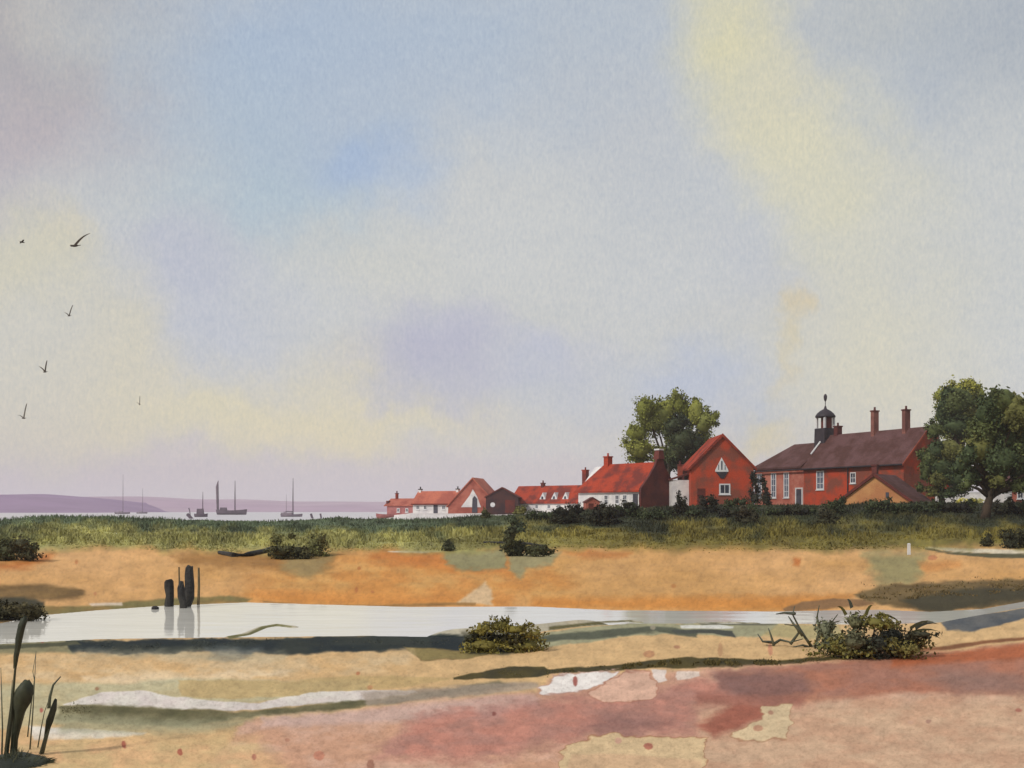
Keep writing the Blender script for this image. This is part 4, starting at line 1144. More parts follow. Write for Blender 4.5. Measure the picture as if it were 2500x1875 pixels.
def gable_house():
    a = at(1687, 0, 138); b = at(1840, 0, 138); a.z = b.z = 3.3
    rz, W = frame_from(a, b)
    r = thing('gable_house', 'steep bright red brick gable house with a pointed white window', 'house', a, 0)
    h = 4.75; hr = 8.7; D = 9
    w = MB(); w.prism(gable_prof(W, h, hr), 0, D, 'y'); w.build('wall', M['brick_orange'], r)
    m = MB(); m.prism([(p, z + .01) for p, z in chevron(W, h, hr, .35, .2)], -.22, D + .25, 'y'); rf = m.build('roof', M['roof_red'], r)
    m = MB(); m.prism([(p, z - .12) for p, z in chevron(W, h, hr, .36, .36)], -.3, -.223, 'y'); m.build('verge_board', M['roof_red'], rf)
    cx = W * .5
    # pointed upper window
    m = MB(); x0 = cx - .1; z0 = 3.65
    m.add([(x0 - .8, -.06, z0 + .75), (x0 - .8, .02, z0 + .75), (x0 + .85, -.06, z0 + .75), (x0 + .85, .02, z0 + .75), (x0, -.06, z0 + 2.35), (x0, .02, z0 + 2.35)],
          [(0, 2, 4), (1, 5, 3), (0, 1, 3, 2), (2, 3, 5, 4), (4, 5, 1, 0)])
    m.box(x0 - .8, x0 + .85, -.055, .02, z0 + .55, z0 + .748)
    f = m.build('window', M['frame'], r)
    g = MB(); g.box(x0 - .06, x0 + .1, -.08, -.062, z0 + .8, z0 + 1.9); g.box(x0 - .42, x0 - .34, -.08, -.062, z0 + .8, z0 + 1.45); g.box(x0 + .4, x0 + .48, -.08, -.062, z0 + .8, z0 + 1.4); g.build('pane', M['glass'], f)
    g = MB(); g.add([(x0 - .75, -.09, z0 + .54), (x0 + .8, -.09, z0 + .54), (x0 + .8, .02, z0 + .54), (x0 - .75, .02, z0 + .54), (x0 - .1, -.09, z0 - .3), (x0 + .3, -.09, z0 - .3), (x0 + .3, .02, z0 - .3), (x0 - .1, .02, z0 - .3)],
                    [(0, 1, 2, 3), (4, 7, 6, 5), (0, 4, 5, 1), (1, 5, 6, 2), (2, 6, 7, 3), (3, 7, 4, 0)]); g.build('shutter', M['lead'], f)
    # square lower window with an open dark casement
    window(r, cx + .3, 1.35, 1.4, 1.35, 0, (1, 0))
    d = MB(); d.box(W * .1, W * .1 + 1.0, -.05, .02, 0, 2.1); d.build('door', M['verge'], r)
    chimney(r, -.9, D * .35, 2.6, 5.1, .28, .3, 'brick_red', 1)
    # low lean-to on the left with a white end wall
    m = MB(); m.box(-2.05, -.005, 1.6, 5.5, -.6, 3.2); lw = m.build('side_wall', M['white_wall'], r)
    m = MB(); m.add([(-2.2, 1.45, 3.2), (-.01, 1.45, 3.9), (-.01, 5.7, 3.9), (-2.2, 5.7, 3.2), (-2.2, 1.45, 3.38), (-.01, 1.45, 4.1), (-.01, 5.7, 4.1), (-2.2, 5.7, 3.38)],
                    [(0, 3, 2, 1), (4, 5, 6, 7), (0, 1, 5, 4), (1, 2, 6, 5), (2, 3, 7, 6), (3, 0, 4, 7)]); m.build('side_roof', M['brick_dark'], lw)


gable_house()


def cottage():
    a = at(1412, 0, 150); b = at(1569, 0, 140); a.z = b.z = 2.75
    rz, L = frame_from(a, b)
    r = thing('cottage', 'white cottage with an orange-red tiled roof and plum brick end wall', 'cottage', a, rz)
    D = 6.1; h = 2.45; hr = 5.9
    w = MB(); w.prism([(0, -.6), (D, -.6), (D, h), (D / 2, hr), (0, h)], 0, L - .3, 'x'); w.build('wall', M['white_wall'], r)
    ew = MB(); ew.prism([(-.25, -.6), (D + .25, -.6), (D + .4, 1.2), (D + .3, h + .3), (D * .8, h + 1.9), (D / 2 + .8, hr - .2), (D / 2 + .5, hr + .7), (D / 2 - .5, hr + .7), (D / 2 - .8, hr - .2), (D * .2, h + 1.9), (-.3, h + .3), (-.4, 1.2)], L - .297, L + .05, 'x')
    e = ew.build('end_wall', M['brick_dark'], r)
    c = MB(); c.frustum(L - .15, D / 2, hr + .6, hr + 1.75, .5, .55, .38, .36); cc = c.build('chimney', M['brick_dark'], e)
    c = MB(); c.frustum(L - .15, D / 2, hr + 1.752, hr + 1.95, .46, .42, .46, .42); c.build('chimney_cap', M['frame'], cc)
    m = MB(); e0 = h - .2; hip = 1.9; ov = .4
    V = [(-ov, -ov, e0), (L - .31, -ov, e0), (L - .31, D + ov, e0), (-ov, D + ov, e0), (hip, D / 2, hr), (L - .31, D / 2, hr)]
    V += [(x, y, z + .2) for x, y, z in V[:4]] + [(hip, D / 2, hr + .26), (L - .31, D / 2, hr + .26)]
    m.add(V, [(0, 3, 2, 1), (6, 7, 11, 10), (8, 9, 10, 11), (9, 6, 10), (0, 1, 7, 6), (2, 3, 9, 8), (3, 0, 6, 9), (1, 2, 8, 11, 7)])
    m.build('roof', M['roof_red'], r)
    chimney(r, hip + .75, D / 2, hr - .4, hr + 1.2, .42, .42, 'roof_red', 1, 'roof_red')
    for x in (L * .45, L * .62, L * .74):
        window(r, x, .7, .8, 1.25, 0, (1, 1))
    d = MB(); d.box(L * .86, L * .86 + .9, -.05, .02, 0, 2.0); d.build('door', M['door'], r)


cottage()


def pink_hut():
    a = at(1430, 0, 134); a.z = 2.5
    r = thing('hut', 'tiny pink brick hut before the white cottage', 'hut', a, .12)
    W, D = 1.75, 1.6
    w = MB(); w.prism(gable_prof(W, 1.15, 1.65), 0, D, 'y'); w.build('wall', M['brick_pink'], r)
    m = MB(); m.prism([(p, z + .01) for p, z in chevron(W, 1.15, 1.65, .1, .1)], -.1, D + .1, 'y'); m.build('roof', M['brick_dark'], r)
    d = MB(); d.box(.35, .95, -.04, .02, 0, 1.0); d.build('door', M['verge'], r)


pink_hut()


def dormer_row():
    a = at(1246, 0, 196); b = at(1412, 0, 186); a.z = b.z = 2.3
    rz, L = frame_from(a, b)
    r = thing('cottage_row', 'low row of cottages under a vivid red roof with small white dormers', 'cottages', a, rz)
    D = 5; h = 1.75; hr = 4.4
    w = MB(); w.prism([(0, -.6), (D, -.6), (D, h), (D / 2, hr), (0, h)], 0, L, 'x'); w.build('wall', M['white_wall'], r)
    m = MB(); m.prism([(p, z + .01) for p, z in chevron(D, h, hr, .3, .18)], -.2, L + .2, 'x'); rf = m.build('roof', M['roof_red'], r)
    for x in (L * .47, L * .64, L * .80):
        dm = MB(); dm.prism([(x - .75, h + .35), (x + .75, h + .35), (x + .1, h + 1.65)], .25, 1.9, 'y'); dd = dm.build('dormer', M['frame'], rf)
        g = MB(); g.box(x - .2, x + .2, .22, .255, h + .5, h + .95); g.build('pane', M['glass'], dd)
    chimney(r, L * .975, D / 2, hr - .4, hr + 2.7, .42, .42, 'roof_red', 1, 'roof_red')
    chimney(r, L * .36, D / 2, hr - .3, hr + .6, .28, .3, 'brick_dark', 1)
    for x in (L * .2, L * .4, L * .58, L * .72, L * .88): window(r, x, .55, .7, .8, 0, (1, 0))


dormer_row()


def barn():
    a = at(1186, 0, 190); a.z = 2.2
    r = thing('barn', 'dark plum tarred barn joined between the pink gable and the red roof', 'barn', a, -.06)
    W, D, h, hr = 5.6, 7, 2.7, 4.2
    w = MB(); w.prism(gable_prof(W, h, hr), 0, D, 'y'); w.build('wall', M['tar'], r)
    m = MB(); m.prism([(p, z + .01) for p, z in chevron(W, h, hr, .25, .18)], -.2, D + .2, 'y'); m.build('roof', M['brick_dark'], r)
    g = MB(); g.lathe(0, 0, [(.42, 0), (.42, .08)], 14); o = g.build('window', M['frame'], r); o.rotation_euler = (math.pi / 2, 0, 0); o.location = (1.2, .01, 1.35)
    d = MB(); d.box(W * .6, W * .6 + 1.7, -.05, .02, 0, 2.2); d.build('door', M['verge'], r)


barn()


def boat_shed():
    a = at(1094, 0, 202); b = at(1214, 0, 200); a.z = b.z = 2.15
    rz, W = frame_from(a, b)
    r = thing('boat_shed', 'pink gabled boat shed with a pointed white opening and dark door', 'shed', a, rz)
    h = 1.3; hr = 6.2; D = 8
    w = MB(); w.prism(gable_prof(W, h, hr), 0, D, 'y'); w.build('wall', M['brick_pink'], r)
    m = MB(); m.prism([(p, z + .01) for p, z in chevron(W, h, hr, .3, .2)], -.25, D + .2, 'y'); m.build('roof', M['roof_pink'], r)
    m = MB(); cx = W * .5
    m.prism([(cx - 2.2, 1.0), (cx + 1.6, 1.0), (cx + .9, 2.9), (cx + .05, 4.3), (cx - .5, 3.2)], -.05, .02, 'y'); f = m.build('gable_panel', M['white_wall'], r)
    d = MB(); d.prism([(cx - .1, .0), (cx + .9, .0), (cx + .9, 2.5), (cx + .4, 3.1), (cx, 2.6)], -.09, -.052, 'y'); d.build('door', M['door'], r)


boat_shed()


def pink_cottage():
    a = at(1008, 0, 208); b = at(1110, 0, 204); a.z = b.z = 2.0
    rz, L = frame_from(a, b)
    r = thing('cottage', 'long low white cottage under a faded pink roof by the shore', 'cottage', a, rz)
    D = 4.6; h = 2.0; hr = 4.0
    w = MB(); w.prism([(0, -.6), (D, -.6), (D, h), (D / 2, hr), (0, h)], 0, L, 'x'); w.build('wall', M['white_wall'], r)
    m = MB(); m.prism([(p, z + .01) for p, z in chevron(D, h, hr, .3, .18)], -.2, L + .2, 'x'); rf = m.build('roof', M['roof_pink'], r)
    g = MB(); g.box(-.2, L + .2, -.42, -.305, h - .42, h - .2); g.build('gutter', M['verge'], r)
    chimney(r, .3, D / 2, hr - .4, hr + .5, .25, .3, 'white_wall', 1, 'stone'); chimney(r, L - .6, D / 2, hr - .4, hr + .5, .25, .3, 'white_wall', 1, 'stone')
    for x in (L * .12, L * .3, L * .74): window(r, x, .7, .75, .8, 0, (1, 0))
    d = MB(); d.box(L * .5, L * .5 + .9, -.05, .02, 0, 1.7); d.build('door', M['door'], r)


pink_cottage()


def shore_hut():
    a = at(936, 0, 216); b = at(1010, 0, 212); a.z = b.z = 1.4
    rz, L = frame_from(a, b)
    r = thing('shore_house', 'small rose-red hut with a thin chimney at the left end of the village', 'hut', a, rz)
    D = 4; h = 2.1; hr = 3.3
    w = MB(); w.prism([(0, -.8), (D, -.8), (D, h), (D / 2, hr), (0, h)], .9, L, 'x')
    w.build('wall', M['hull_red'], r)
    m = MB(); m.prism([(p, z + .01) for p, z in chevron(D, h, hr, .25, .16)], .3, L + .15, 'x'); rf = m.build('roof', M['brick_pink'], r)
    m = MB(); m.box(.45, .89, 0.3, D - .3, h + .1, hr - .25); m.build('porch', M['brick_dark'], r)
    chimney(r, 1.8, D / 2, hr - .3, hr + 1.1, .22, .22, 'roof_red', 1, 'brick_dark')
    window(r, L * .5, .8, .7, .8, 0, (1, 0)); window(r, L * .78, .8, .7, .8, 0, (1, 0))


shore_hut()


def right_edge():
    # white garden wall behind the trees
    a = at(2236, 0, 134); b = at(2452, 0, 130); a.z = b.z = 3.3
    rz, L = frame_from(a, b)
    r = thing('garden_wall', 'low white garden wall glimpsed between the dark trunks', 'wall', a, rz)
    w = MB(); w.box(0, L, 0, .3, -.5, 1.45); w.build('wall', M['white_wall'], r)
    c = MB(); c.box(-.05, L + .05, -.06, .36, 1.452, 1.56); c.build('coping', M['frame'], r)
    a = at(2452, 0, 128); a.z = 3.3
    r = thing('house', 'pinkish cottage with white end cut by the right edge behind the big tree', 'house', a, .05)
    W = 6.5; h = 2.0; hr = 4.3
    w = MB(); w.prism([(0, -.6), (5, -.6), (5, h), (2.5, hr), (0, h)], 0.9, W, 'x'); w.build('wall', M['brick_pink'], r)
    w = MB(); w.prism([(-.004, -.6), (5.004, -.6), (5.004, h), (2.5, hr), (-.004, h)], 0, .897, 'x'); w.build('end_wall', M['white_wall'], r)
    m = MB(); m.prism([(p, z + .01) for p, z in chevron(5, h, hr, .3, .18)], -.1, W + .2, 'x'); m.build('roof', M['roof_purple'], r)
    window(r, 1.9, .7, .8, .9, -.0, (1, 0))
    # yellow flowers at its foot
    for q, (px, lab) in enumerate(((2352, 'low yellow flowering bush before the white wall, left of the bare trunk'), (2382, 'low yellow flowering bush before the white wall, touching the bare trunk'))):
        shrub(lab, px, 116, [(px - 10, 1221, 10, 5), (px + 6, 1222, 12, 5)], [(206, 196, 96), (196, 190, 120)], .14, .8, 'yellow flowering bushes before the white wall')


right_edge()


# ------------------------------------------------------------------ boats
def hull_mesh(L, W, H, sheer=.25, n=9):
    mb = MB(); rows = []
    for i in range(n):
        t = i / (n - 1); x = (t - .5) * L
        wf = math.sin(math.pi * min(1, .18 + t * .95) * .98) ** .55 if t < .97 else .12
        wf = max(.08, (1 - abs(2 * t - .85) ** 2.4 * .62)) if t < 1 else .06
        zt = H * (1 + sheer * (2 * t - .9) ** 2)
        rows.append([(x, -W / 2 * wf, zt), (x * .97, -W / 2 * wf * .8, H * .35), (x * .93, 0, -.35), (x * .97, W / 2 * wf * .8, H * .35), (x, W / 2 * wf, zt)])
    vs = [v for r_ in rows for v in r_]; fs = []
    for i in range(n - 1):
        for k in range(4): fs.append((i * 5 + k, i * 5 + k + 1, i * 5 + 5 + k + 1, i * 5 + 5 + k))
        fs.append((i * 5 + 4, i * 5, i * 5 + 5, i * 5 + 9))
    fs.append((0, 1, 2, 3, 4)); e = (n - 1) * 5; fs.append((e + 4, e + 3, e + 2, e + 1, e))
    mb.add(vs, fs); return mb


def boat(label, px, Y, L, W, H, masts, hull='hull', cabin=None, rotz=0.0, cat='boat', name='sailing_boat', boom=True, furled=(), z=-.05):
    loc = Vector(((px - HX) / F * Y, Y, z))
    r = thing(name, label, cat, loc, rotz, 'boats moored on the estuary')
    hull_mesh(L, W, H).build('hull', M[hull], r)
    for k, (mx, mh, mr) in enumerate(masts):
        m = MB(); m.tube([(mx, 0, H * .8), (mx, 0, H + mh * .5), (mx + .05, 0, H + mh)], [mr, mr * .8, mr * .35], 7)
        mo = m.build('mast', M['hull'], r)
        if boom:
            b = MB(); bl = L * .34; b.tube([(mx, 0, H + 1.0), (mx - bl, 0, H + 1.15)], [mr * .8, mr * .6], 6); b.build('boom', M['hull'], mo)
        if k in furled:
            s = MB(); s.tube([(mx - .45, 0, H + .6), (mx - .5, 0, H + mh * .4), (mx - .45, 0, H + mh * .8), (mx - .15, 0, H + mh * .97)], [.35, .5, .7, .15], 8); s.build('sail', M['sail'], mo, smooth=True, jitter=.08)
    if cabin:
        c = MB(); x0, x1, ch = cabin; c.frustum((x0 + x1) / 2, 0, H * .9, H + ch, (x1 - x0) / 2, W * .3, (x1 - x0) / 2 * .85, W * .24); c.build('cabin', M[hull], r)
    return r


boat('small dark boat with one short mast left of the two-masted barge', 491, 400, 4.9, 2.0, 1.0, [(.6, 8.2, .2)], cabin=(-1.6, 1.0, 2.0), name='sailing_boat')
boat('dark two-masted barge with a furled sail on its left mast', 566, 560, 15.6, 4.6, 2.2, [(-7.0, 15.2, .42), (1.6, 15.2, .36)], cabin=(-6.0, -2.6, 1.5), name='sailing_barge', boom=False, furled=(0,))
boat('pale grey yacht with one very tall dark mast right of the barge', 712, 410, 8.2, 2.6, .9, [(.5, 13.6, .24)], hull='hull_grey', cabin=(-2.2, .2, .7), name='yacht')
boat('faint yacht whose tall thin mast stands before the lilac hills', 299, 640, 9, 2.8, 1.0, [(.3, 22, .17)], hull='hull_grey', cabin=(-2.2, .2, .7), name='yacht', boom=False)
boat('faint little yacht with a short thin mast before the lilac hills', 347, 700, 7, 2.4, .9, [(.3, 15.5, .15)], hull='hull_grey', cabin=(-2, .2, .6), name='yacht', boom=False)
boat('faint slim yacht with a thin short mast just left of the pale grey yacht', 699, 620, 6, 2.2, .8, [(0, 10.5, .12)], hull='hull_grey', cabin=(-1.6, .2, .6), name='yacht', boom=False)
# rose dinghy drawn up by the shore hut
hb = hull_mesh(3.4, 1.3, .55).build('dinghy', M['hull_red']); hb.location = Vector(((940 - HX) / F * 205, 205, .95)); hb.rotation_euler = (0, 0, math.pi)
hb.location.z = gz(940, 205) + .2
tag(hb, 'rose-red dinghy drawn up on the beach below the rose-red hut', 'dinghy')


def stake(label, pts, rad, Y, mat='hull'):
    base = at(pts[0][0], pts[0][1], Y); base.z = -.4
    mb = MB(); P = [at(x, y, Y) - base for x, y in pts]; P[0].z = 0
    mb.tube(P, rad, 6); o = mb.build('mooring_stake', M[mat]); o.location = base
    return tag(o, label, 'mooring stake', 'mooring stakes on the estuary')


stake('dark crooked mooring stake left of the small one-masted boat', [(470, 1268), (462, 1260), (457, 1255)], .5, 330)
stake('thin faint mooring stake leaning left of the small one-masted boat', [(465, 1254), (463, 1247), (461, 1240)], .2, 420)
stake('curved mooring stake right of the pale grey yacht', [(764, 1264), (760, 1258), (759, 1254)], .35, 340)
stake('thin straight mooring stake farther right of the pale grey yacht', [(785, 1262), (783, 1258), (782, 1254)], .26, 340)


# ------------------------------------------------------------------ gulls
def bird(label, Y, body, lt, rt, size, mat='bird', heading=0.0):
    b0 = at(body[0], body[1], Y)
    r = thing('gull', label, 'bird', b0, group='gulls flying over the estuary')
    k = Y / F
    s = size * k
    mb = MB(); d = Vector((math.cos(heading), math.sin(heading) * .8, 0)).normalized()
    pts = [(-1.0, .02), (-.75, .16), (-.2, .27), (.3, .25), (.62, .16), (.8, .17), (.95, .1), (1.12, .02)]
    mb.tube([d * (t * s) for t, _ in pts], [q * s for _, q in pts], 8)
    mb.add([d * (-.8 * s) + Vector((0, -.22 * s, 0)), d * (-.8 * s) + Vector((0, .22 * s, 0)), d * (-1.5 * s) + Vector((0, .3 * s, 0.02)), d * (-1.5 * s) + Vector((0, -.3 * s, 0.02)), d * (-.8 * s) + Vector((0, 0, .08 * s))],
           [(0, 1, 2, 3), (0, 3, 4), (1, 4, 2), (3, 2, 4), (0, 4, 1)])
    mb.build('body', M[mat], r, smooth=True)
    for tip, sg in ((lt, 1), (rt, -1)):
        if tip is None: continue
        v = at(tip[0], tip[1], Y) - b0
        w = MB(); N = 7; up = Vector((0, 0, 1)); c0 = .62 * s
        vs = []; fs = []
        for i in range(N):
            t = i / (N - 1)
            p = v * t + Vector((0, sg * 0.25 * v.length * t, 0)) + up * (math.sin(math.pi * t) * .10 * v.length)
            ch = c0 * (1 - t) ** .6 + .05 * s; th = .09 * s * (1 - t) + .015 * s
            ax = (d + Vector((0, -.5, 0))).normalized() if abs(v.normalized().dot(d)) > .85 else d
            q = ax * ch * .6; u = Vector((0, -.3, 1)).normalized() * th
            vs += [p + q, p + u, p - q - ax * (.3 * s * t), p - u]
        for i in range(N - 1):
            for j in range(4): fs.append((i * 4 + j, i * 4 + (j + 1) % 4, i * 4 + 4 + (j + 1) % 4, i * 4 + 4 + j))
        fs.append((0, 1, 2, 3)); fs.append(((N - 1) * 4 + 3, (N - 1) * 4 + 2, (N - 1) * 4 + 1, (N - 1) * 4))
        w.add(vs, fs); w.build('wing', M[mat], r)
    return r


bird('largest dark gull with one long wing stretched up to the right', 60, (182, 600), (169, 598), (222, 573), 11, 'bird', 2.9)
bird('small dark gull seen end-on as a dot above the left edge', 75, (54, 591), (49, 594), (60, 586), 7, 'bird', 1.2)
bird('dark V-shaped gull alone below the largest gull', 85, (169, 771), (154, 762), (180, 746), 5, 'bird', 2.6)
bird('thick dark gull with stubby raised wings midway down the left side', 80, (110, 908), (92, 894), (117, 881), 6.5, 'bird', 2.6)
bird('pale grey gull lowest down by the left edge', 80, (58, 1021), (40, 1013), (69, 986), 6.5, 'bird_pale', 2.6)
bird('tiniest gull low down apart to the right of the others', 110, (341, 988), (332, 982), (343, 967), 3, 'bird_pale', 2.6)

# ------------------------------------------------------------------ air
HAZE_ON = True
if HAZE_ON:
    m = bpy.data.materials.new('haze'); m.use_nodes = True; nt = m.node_tree; nt.nodes.clear()
    out = nt.nodes.new('ShaderNodeOutputMaterial'); v = nt.nodes.new('ShaderNodeVolumePrincipled')
    v.inputs['Color'].default_value = (.86, .82, .88, 1); v.inputs['Density'].default_value = .00028; v.inputs['Anisotropy'].default_value = 0.0
    nt.links.new(v.outputs[0], out.inputs['Volume'])
    hz = MB(); S = SEA_R + 60; hz.box(-S, S, -60, S, -2.6, 90); ho = hz.build('haze', m); tag(ho, kind='stuff'); ho['label'] = 'thin pale haze over the estuary'

# ------------------------------------------------------------------ sky
SUN_AZ = math.radians(-128)      # bearing from +Y, clockwise: behind the camera on the left
SUN_EL = math.radians(38)
world = bpy.data.worlds.new('World'); scene.world = world; world.use_nodes = True
nt = world.node_tree; nt.nodes.clear()
wo = nt.nodes.new('ShaderNodeOutputWorld'); bg = nt.nodes.new('ShaderNodeBackground'); nt.links.new(bg.outputs[0], wo.inputs[0])
sky = nt.nodes.new('ShaderNodeTexSky'); sky.sky_type = 'NISHITA'; sky.sun_disc = False
sky.sun_elevation = SUN_EL; sky.sun_rotation = SUN_AZ; sky.air_density = 1.2; sky.dust_density = 2.0
tc = nt.nodes.new('ShaderNodeTexCoord')
sep = nt.nodes.new('ShaderNodeSeparateXYZ'); nt.links.new(tc.outputs['Generated'], sep.inputs[0])


def math_(op, a, b=None):
    n = nt.nodes.new('ShaderNodeMath'); n.operation = op
    for i, v in enumerate((a, b)):
        if v is None: continue
        if hasattr(v, 'is_linked'): nt.links.new(v, n.inputs[i])
        else: n.inputs[i].default_value = v
    return n.outputs[0]


az = math_('ARCTAN2', sep.outputs[0], sep.outputs[1]); el = math_('ARCSINE', sep.outputs[2])
cmb = nt.nodes.new('ShaderNodeCombineXYZ'); nt.links.new(az, cmb.inputs[0]); nt.links.new(el, cmb.inputs[1])
V0 = cmb.outputs[0]


def wnoise(scale, detail=4, rough=.55, sc=(1, 1, 1), off=(0, 0, 0)):
    mp = nt.nodes.new('ShaderNodeMapping'); mp.inputs['Scale'].default_value = sc; mp.inputs['Location'].default_value = off
    nt.links.new(V0, mp.inputs[0])
    n = nt.nodes.new('ShaderNodeTexNoise'); n.inputs['Scale'].default_value = scale; n.inputs['Detail'].default_value = detail; n.inputs['Roughness'].default_value = rough
    nt.links.new(mp.outputs[0], n.inputs['Vector'])
    return n


wn = wnoise(7, 5, .6); wn2 = wnoise(24, 5, .65)


def vm(op, a, b):
    n = nt.nodes.new('ShaderNodeVectorMath'); n.operation = op
    for i, v in enumerate((a, b)):
        if v is None: continue
        if hasattr(v, 'is_linked'): nt.links.new(v, n.inputs[i])
        else: n.inputs[i].default_value = v
    return n


w = vm('SUBTRACT', wn.outputs['Color'], (.5, .5, .5)).outputs[0]; w = vm('MULTIPLY', w, (.12, .12, 0)).outputs[0]
w2 = vm('SUBTRACT', wn2.outputs['Color'], (.5, .5, .5)).outputs[0]; w2 = vm('MULTIPLY', w2, (.055, .05, 0)).outputs[0]
VW = vm('ADD', vm('ADD', V0, w).outputs[0], w2).outputs[0]


def mr(v, a, b, c, d, smooth=False):
    n = nt.nodes.new('ShaderNodeMapRange'); n.interpolation_type = 'SMOOTHSTEP' if smooth else 'LINEAR'
    n.inputs[1].default_value = a; n.inputs[2].default_value = b; n.inputs[3].default_value = c; n.inputs[4].default_value = d
    nt.links.new(v, n.inputs[0]); return n.outputs[0]


def azel(px, py):
    dx = (px - HX) / F; dz = (HY - py) / F
    return math.atan2(dx, 1), math.asin(dz / math.sqrt(1 + dx * dx + dz * dz))


hor = mr(el, 0.0, .12, 0, 1, True); top = mr(el, .12, .45, 0, 1, True)
c = mixc(nt, hor, lin((210, 204, 202)), lin((208, 210, 210)))
c = mixc(nt, top, c, lin((198, 202, 205)))
big = mr(wnoise(2.2, 4, .5, (1, 1.6, 1), (3, 1, 0)).outputs[0], .35, .65, 0, .35, True)
c = mixc(nt, big, c, lin((196, 192, 182)))
BL = [  # px,py, rx,ry, tone, strength
    (60, 250, 300, 330, (178, 168, 174), .9), (0, -20, 420, 170, (160, 158, 160), .8), (110, 40, 120, 60, (196, 190, 182), .5), (330, 60, 200, 110, (180, 188, 194), .6),
    (1060, 60, 560, 230, (166, 183, 204), .85), (680, 170, 270, 200, (158, 179, 206), .8), (660, 400, 300, 210, (164, 184, 203), .8), (980, 260, 330, 130, (172, 186, 204), .6), (1420, 120, 220, 130, (176, 186, 198), .6),
    (890, 385, 110, 75, (148, 174, 212), .7), (970, 455, 110, 60, (158, 180, 212), .6), (680, 500, 240, 80, (170, 190, 204), .6), (300, 520, 220, 130, (196, 200, 200), .6),
    (2330, 130, 330, 200, (172, 181, 192), .85), (2510, 60, 220, 200, (158, 166, 176), .6), (1500, 300, 200, 160, (186, 190, 196), .5), (2150, 40, 160, 100, (180, 184, 184), .6),
    (1790, 50, 130, 160, (218, 211, 168), .85), (1890, 260, 110, 150, (216, 209, 174), .75), (1960, 340, 160, 120, (218, 212, 178), .7), (2090, 480, 150, 120, (216, 210, 176), .75), (2160, 640, 150, 180, (210, 207, 186), .6), (2130, 900, 230, 200, (214, 208, 182), .75), (2420, 560, 200, 300, (198, 199, 194), .5),
    (1950, 720, 26, 46, (214, 194, 146), .75), (1922, 800, 24, 60, (210, 196, 158), .7), (1896, 890, 22, 70, (208, 196, 164), .65), (1878, 970, 22, 60, (208, 198, 166), .6), (1868, 1075, 50, 45, (216, 200, 140), .8),
    (80, 640, 170, 110, (210, 204, 172), .7), (200, 590, 60, 50, (214, 203, 170), .4), (60, 900, 200, 200, (206, 200, 180), .6), (330, 840, 110, 110, (212, 202, 168), .6), (300, 1000, 320, 130, (210, 202, 180), .6), (560, 1010, 300, 90, (218, 208, 170), .75),
    (880, 1030, 280, 80, (222, 210, 168), .85), (800, 920, 180, 80, (212, 204, 180), .6), (900, 650, 200, 110, (204, 203, 192), .6),
    (1060, 860, 170, 110, (172, 172, 196), .9), (1120, 800, 110, 60, (176, 176, 200), .6), (1060, 960, 110, 60, (176, 178, 198), .6), (1330, 890, 150, 70, (178, 182, 206), .75), (1400, 960, 180, 70, (184, 190, 202), .5), (1690, 950, 150, 80, (174, 184, 208), .8), (1860, 1030, 60, 50, (170, 182, 204), .6),
    (480, 680, 110, 130, (178, 182, 202), .7), (560, 820, 180, 110, (184, 190, 206), .6), (1560, 470, 200, 160, (184, 189, 196), .6), (1820, 640, 130, 120, (186, 190, 200), .5),
    (1250, 600, 330, 200, (203, 205, 204), .6), (1380, 1100, 300, 70, (200, 202, 202), .6), (1600, 720, 180, 120, (198, 201, 204), .5),
    (300, 1180, 800, 70, (196, 184, 192), .7), (1000, 1170, 500, 60, (202, 194, 198), .5),
]
for px, py, rx, ry, tone, st in BL:
    ca, ce = azel(px, py)
    d = vm('SUBTRACT', VW, (ca, ce, 0)).outputs[0]
    d = vm('MULTIPLY', d, (F / rx, F / ry, 0)).outputs[0]
    ln = vm('LENGTH', d, None).outputs[1]
    f = mr(ln, .0, 1.7, min(1, st * 1.05), 0, True)
    tone = [min(228, (t * .86 + u * .14) * 1.035) for t, u in zip(tone, (206, 205, 200))]
    c = mixc(nt, f, c, lin(tone))
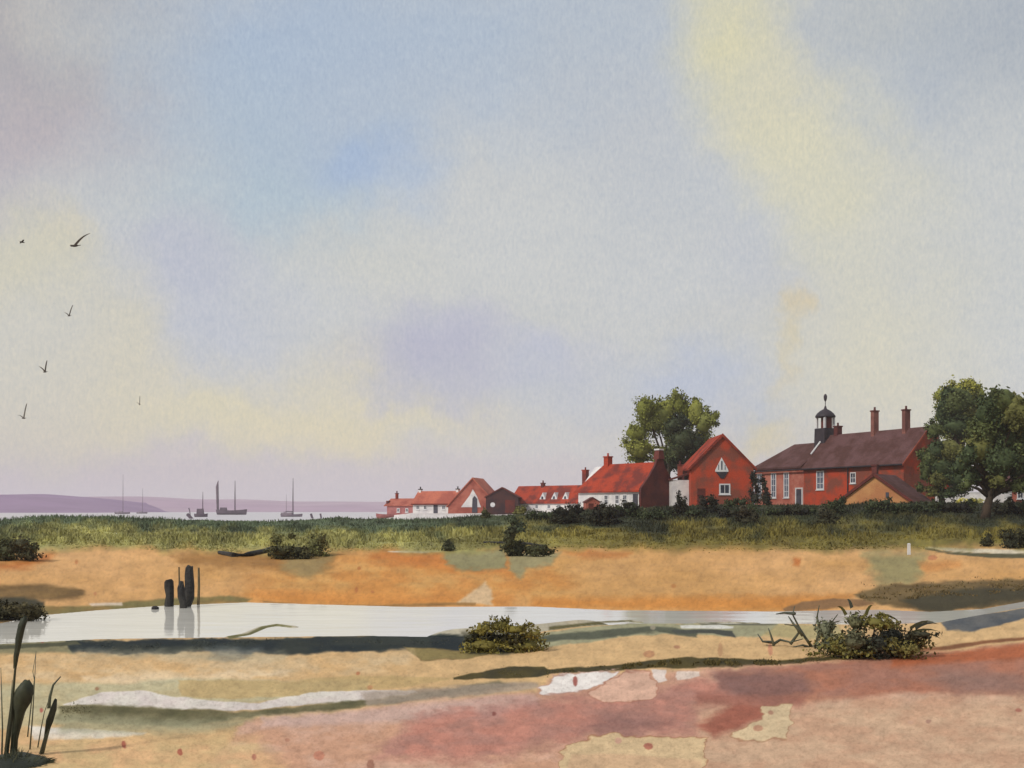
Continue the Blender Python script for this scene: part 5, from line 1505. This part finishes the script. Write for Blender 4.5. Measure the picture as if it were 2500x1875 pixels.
# granulation of the thin cloud
gr = wnoise(150, 3, .7, (2.0, .9, 1)).outputs[0]; gr2 = wnoise(420, 2, .6, (1.3, .7, 1), (5, 3, 0)).outputs[0]
gr3 = wnoise(48, 4, .7, (1.2, 1, 1), (8, 2, 0)).outputs[0]
gs = math_('ADD', math_('ADD', math_('MULTIPLY', gr, .48), math_('MULTIPLY', gr2, .3)), math_('MULTIPLY', gr3, .22))
gm = mr(gs, .3, .7, .865, 1.135)
gc = nt.nodes.new('ShaderNodeCombineColor')
nt.links.new(math_('POWER', gm, 1.25), gc.inputs[0]); nt.links.new(gm, gc.inputs[1]); nt.links.new(math_('POWER', gm, .6), gc.inputs[2])
c = mixc(nt, 1.0, c, gc.outputs[0], 'MULTIPLY')
# below the horizon: dull ground tone
below = mr(el, -.02, 0, 1, 0)
c = mixc(nt, below, c, lin((150, 140, 126)))
# clear Nishita sky showing through the veil of cloud
sk = mixc(nt, 1.0, sky.outputs[0], (.09, .09, .09), 'MULTIPLY')
c = mixc(nt, .90, sk, c)
nt.links.new(c, bg.inputs['Color']); bg.inputs['Strength'].default_value = 1.0
world.cycles.sampling_method = 'MANUAL'; world.cycles.sample_map_resolution = 512

sd = bpy.data.lights.new('sun', 'SUN'); sd.energy = 2.2; sd.angle = math.radians(6); sd.color = (1, .95, .87)
so = link(bpy.data.objects.new('sun', sd))
dirv = Vector((math.sin(SUN_AZ) * math.cos(SUN_EL), math.cos(SUN_AZ) * math.cos(SUN_EL), math.sin(SUN_EL)))
so.rotation_euler = dirv.to_track_quat('Z', 'Y').to_euler(); so.location = dirv * 60

# ------------------------------------------------------------------ camera
cd = bpy.data.cameras.new('camera'); cam = link(bpy.data.objects.new('camera', cd))
cd.sensor_width = 36; cd.lens = 36 * F / 2500; cd.shift_y = (HY - 937.5) / 2500; cd.clip_end = 20000; cd.clip_start = .1
cam.location = (0, 0, CH); cam.rotation_euler = (math.radians(90), 0, 0)
scene.camera = cam
scene.view_settings.view_transform = 'Standard'; scene.view_settings.look = 'None'
scene.view_settings.exposure = 0; scene.view_settings.gamma = 1
scene.cycles.volume_bounces = 1
scene.cycles.max_bounces = 6
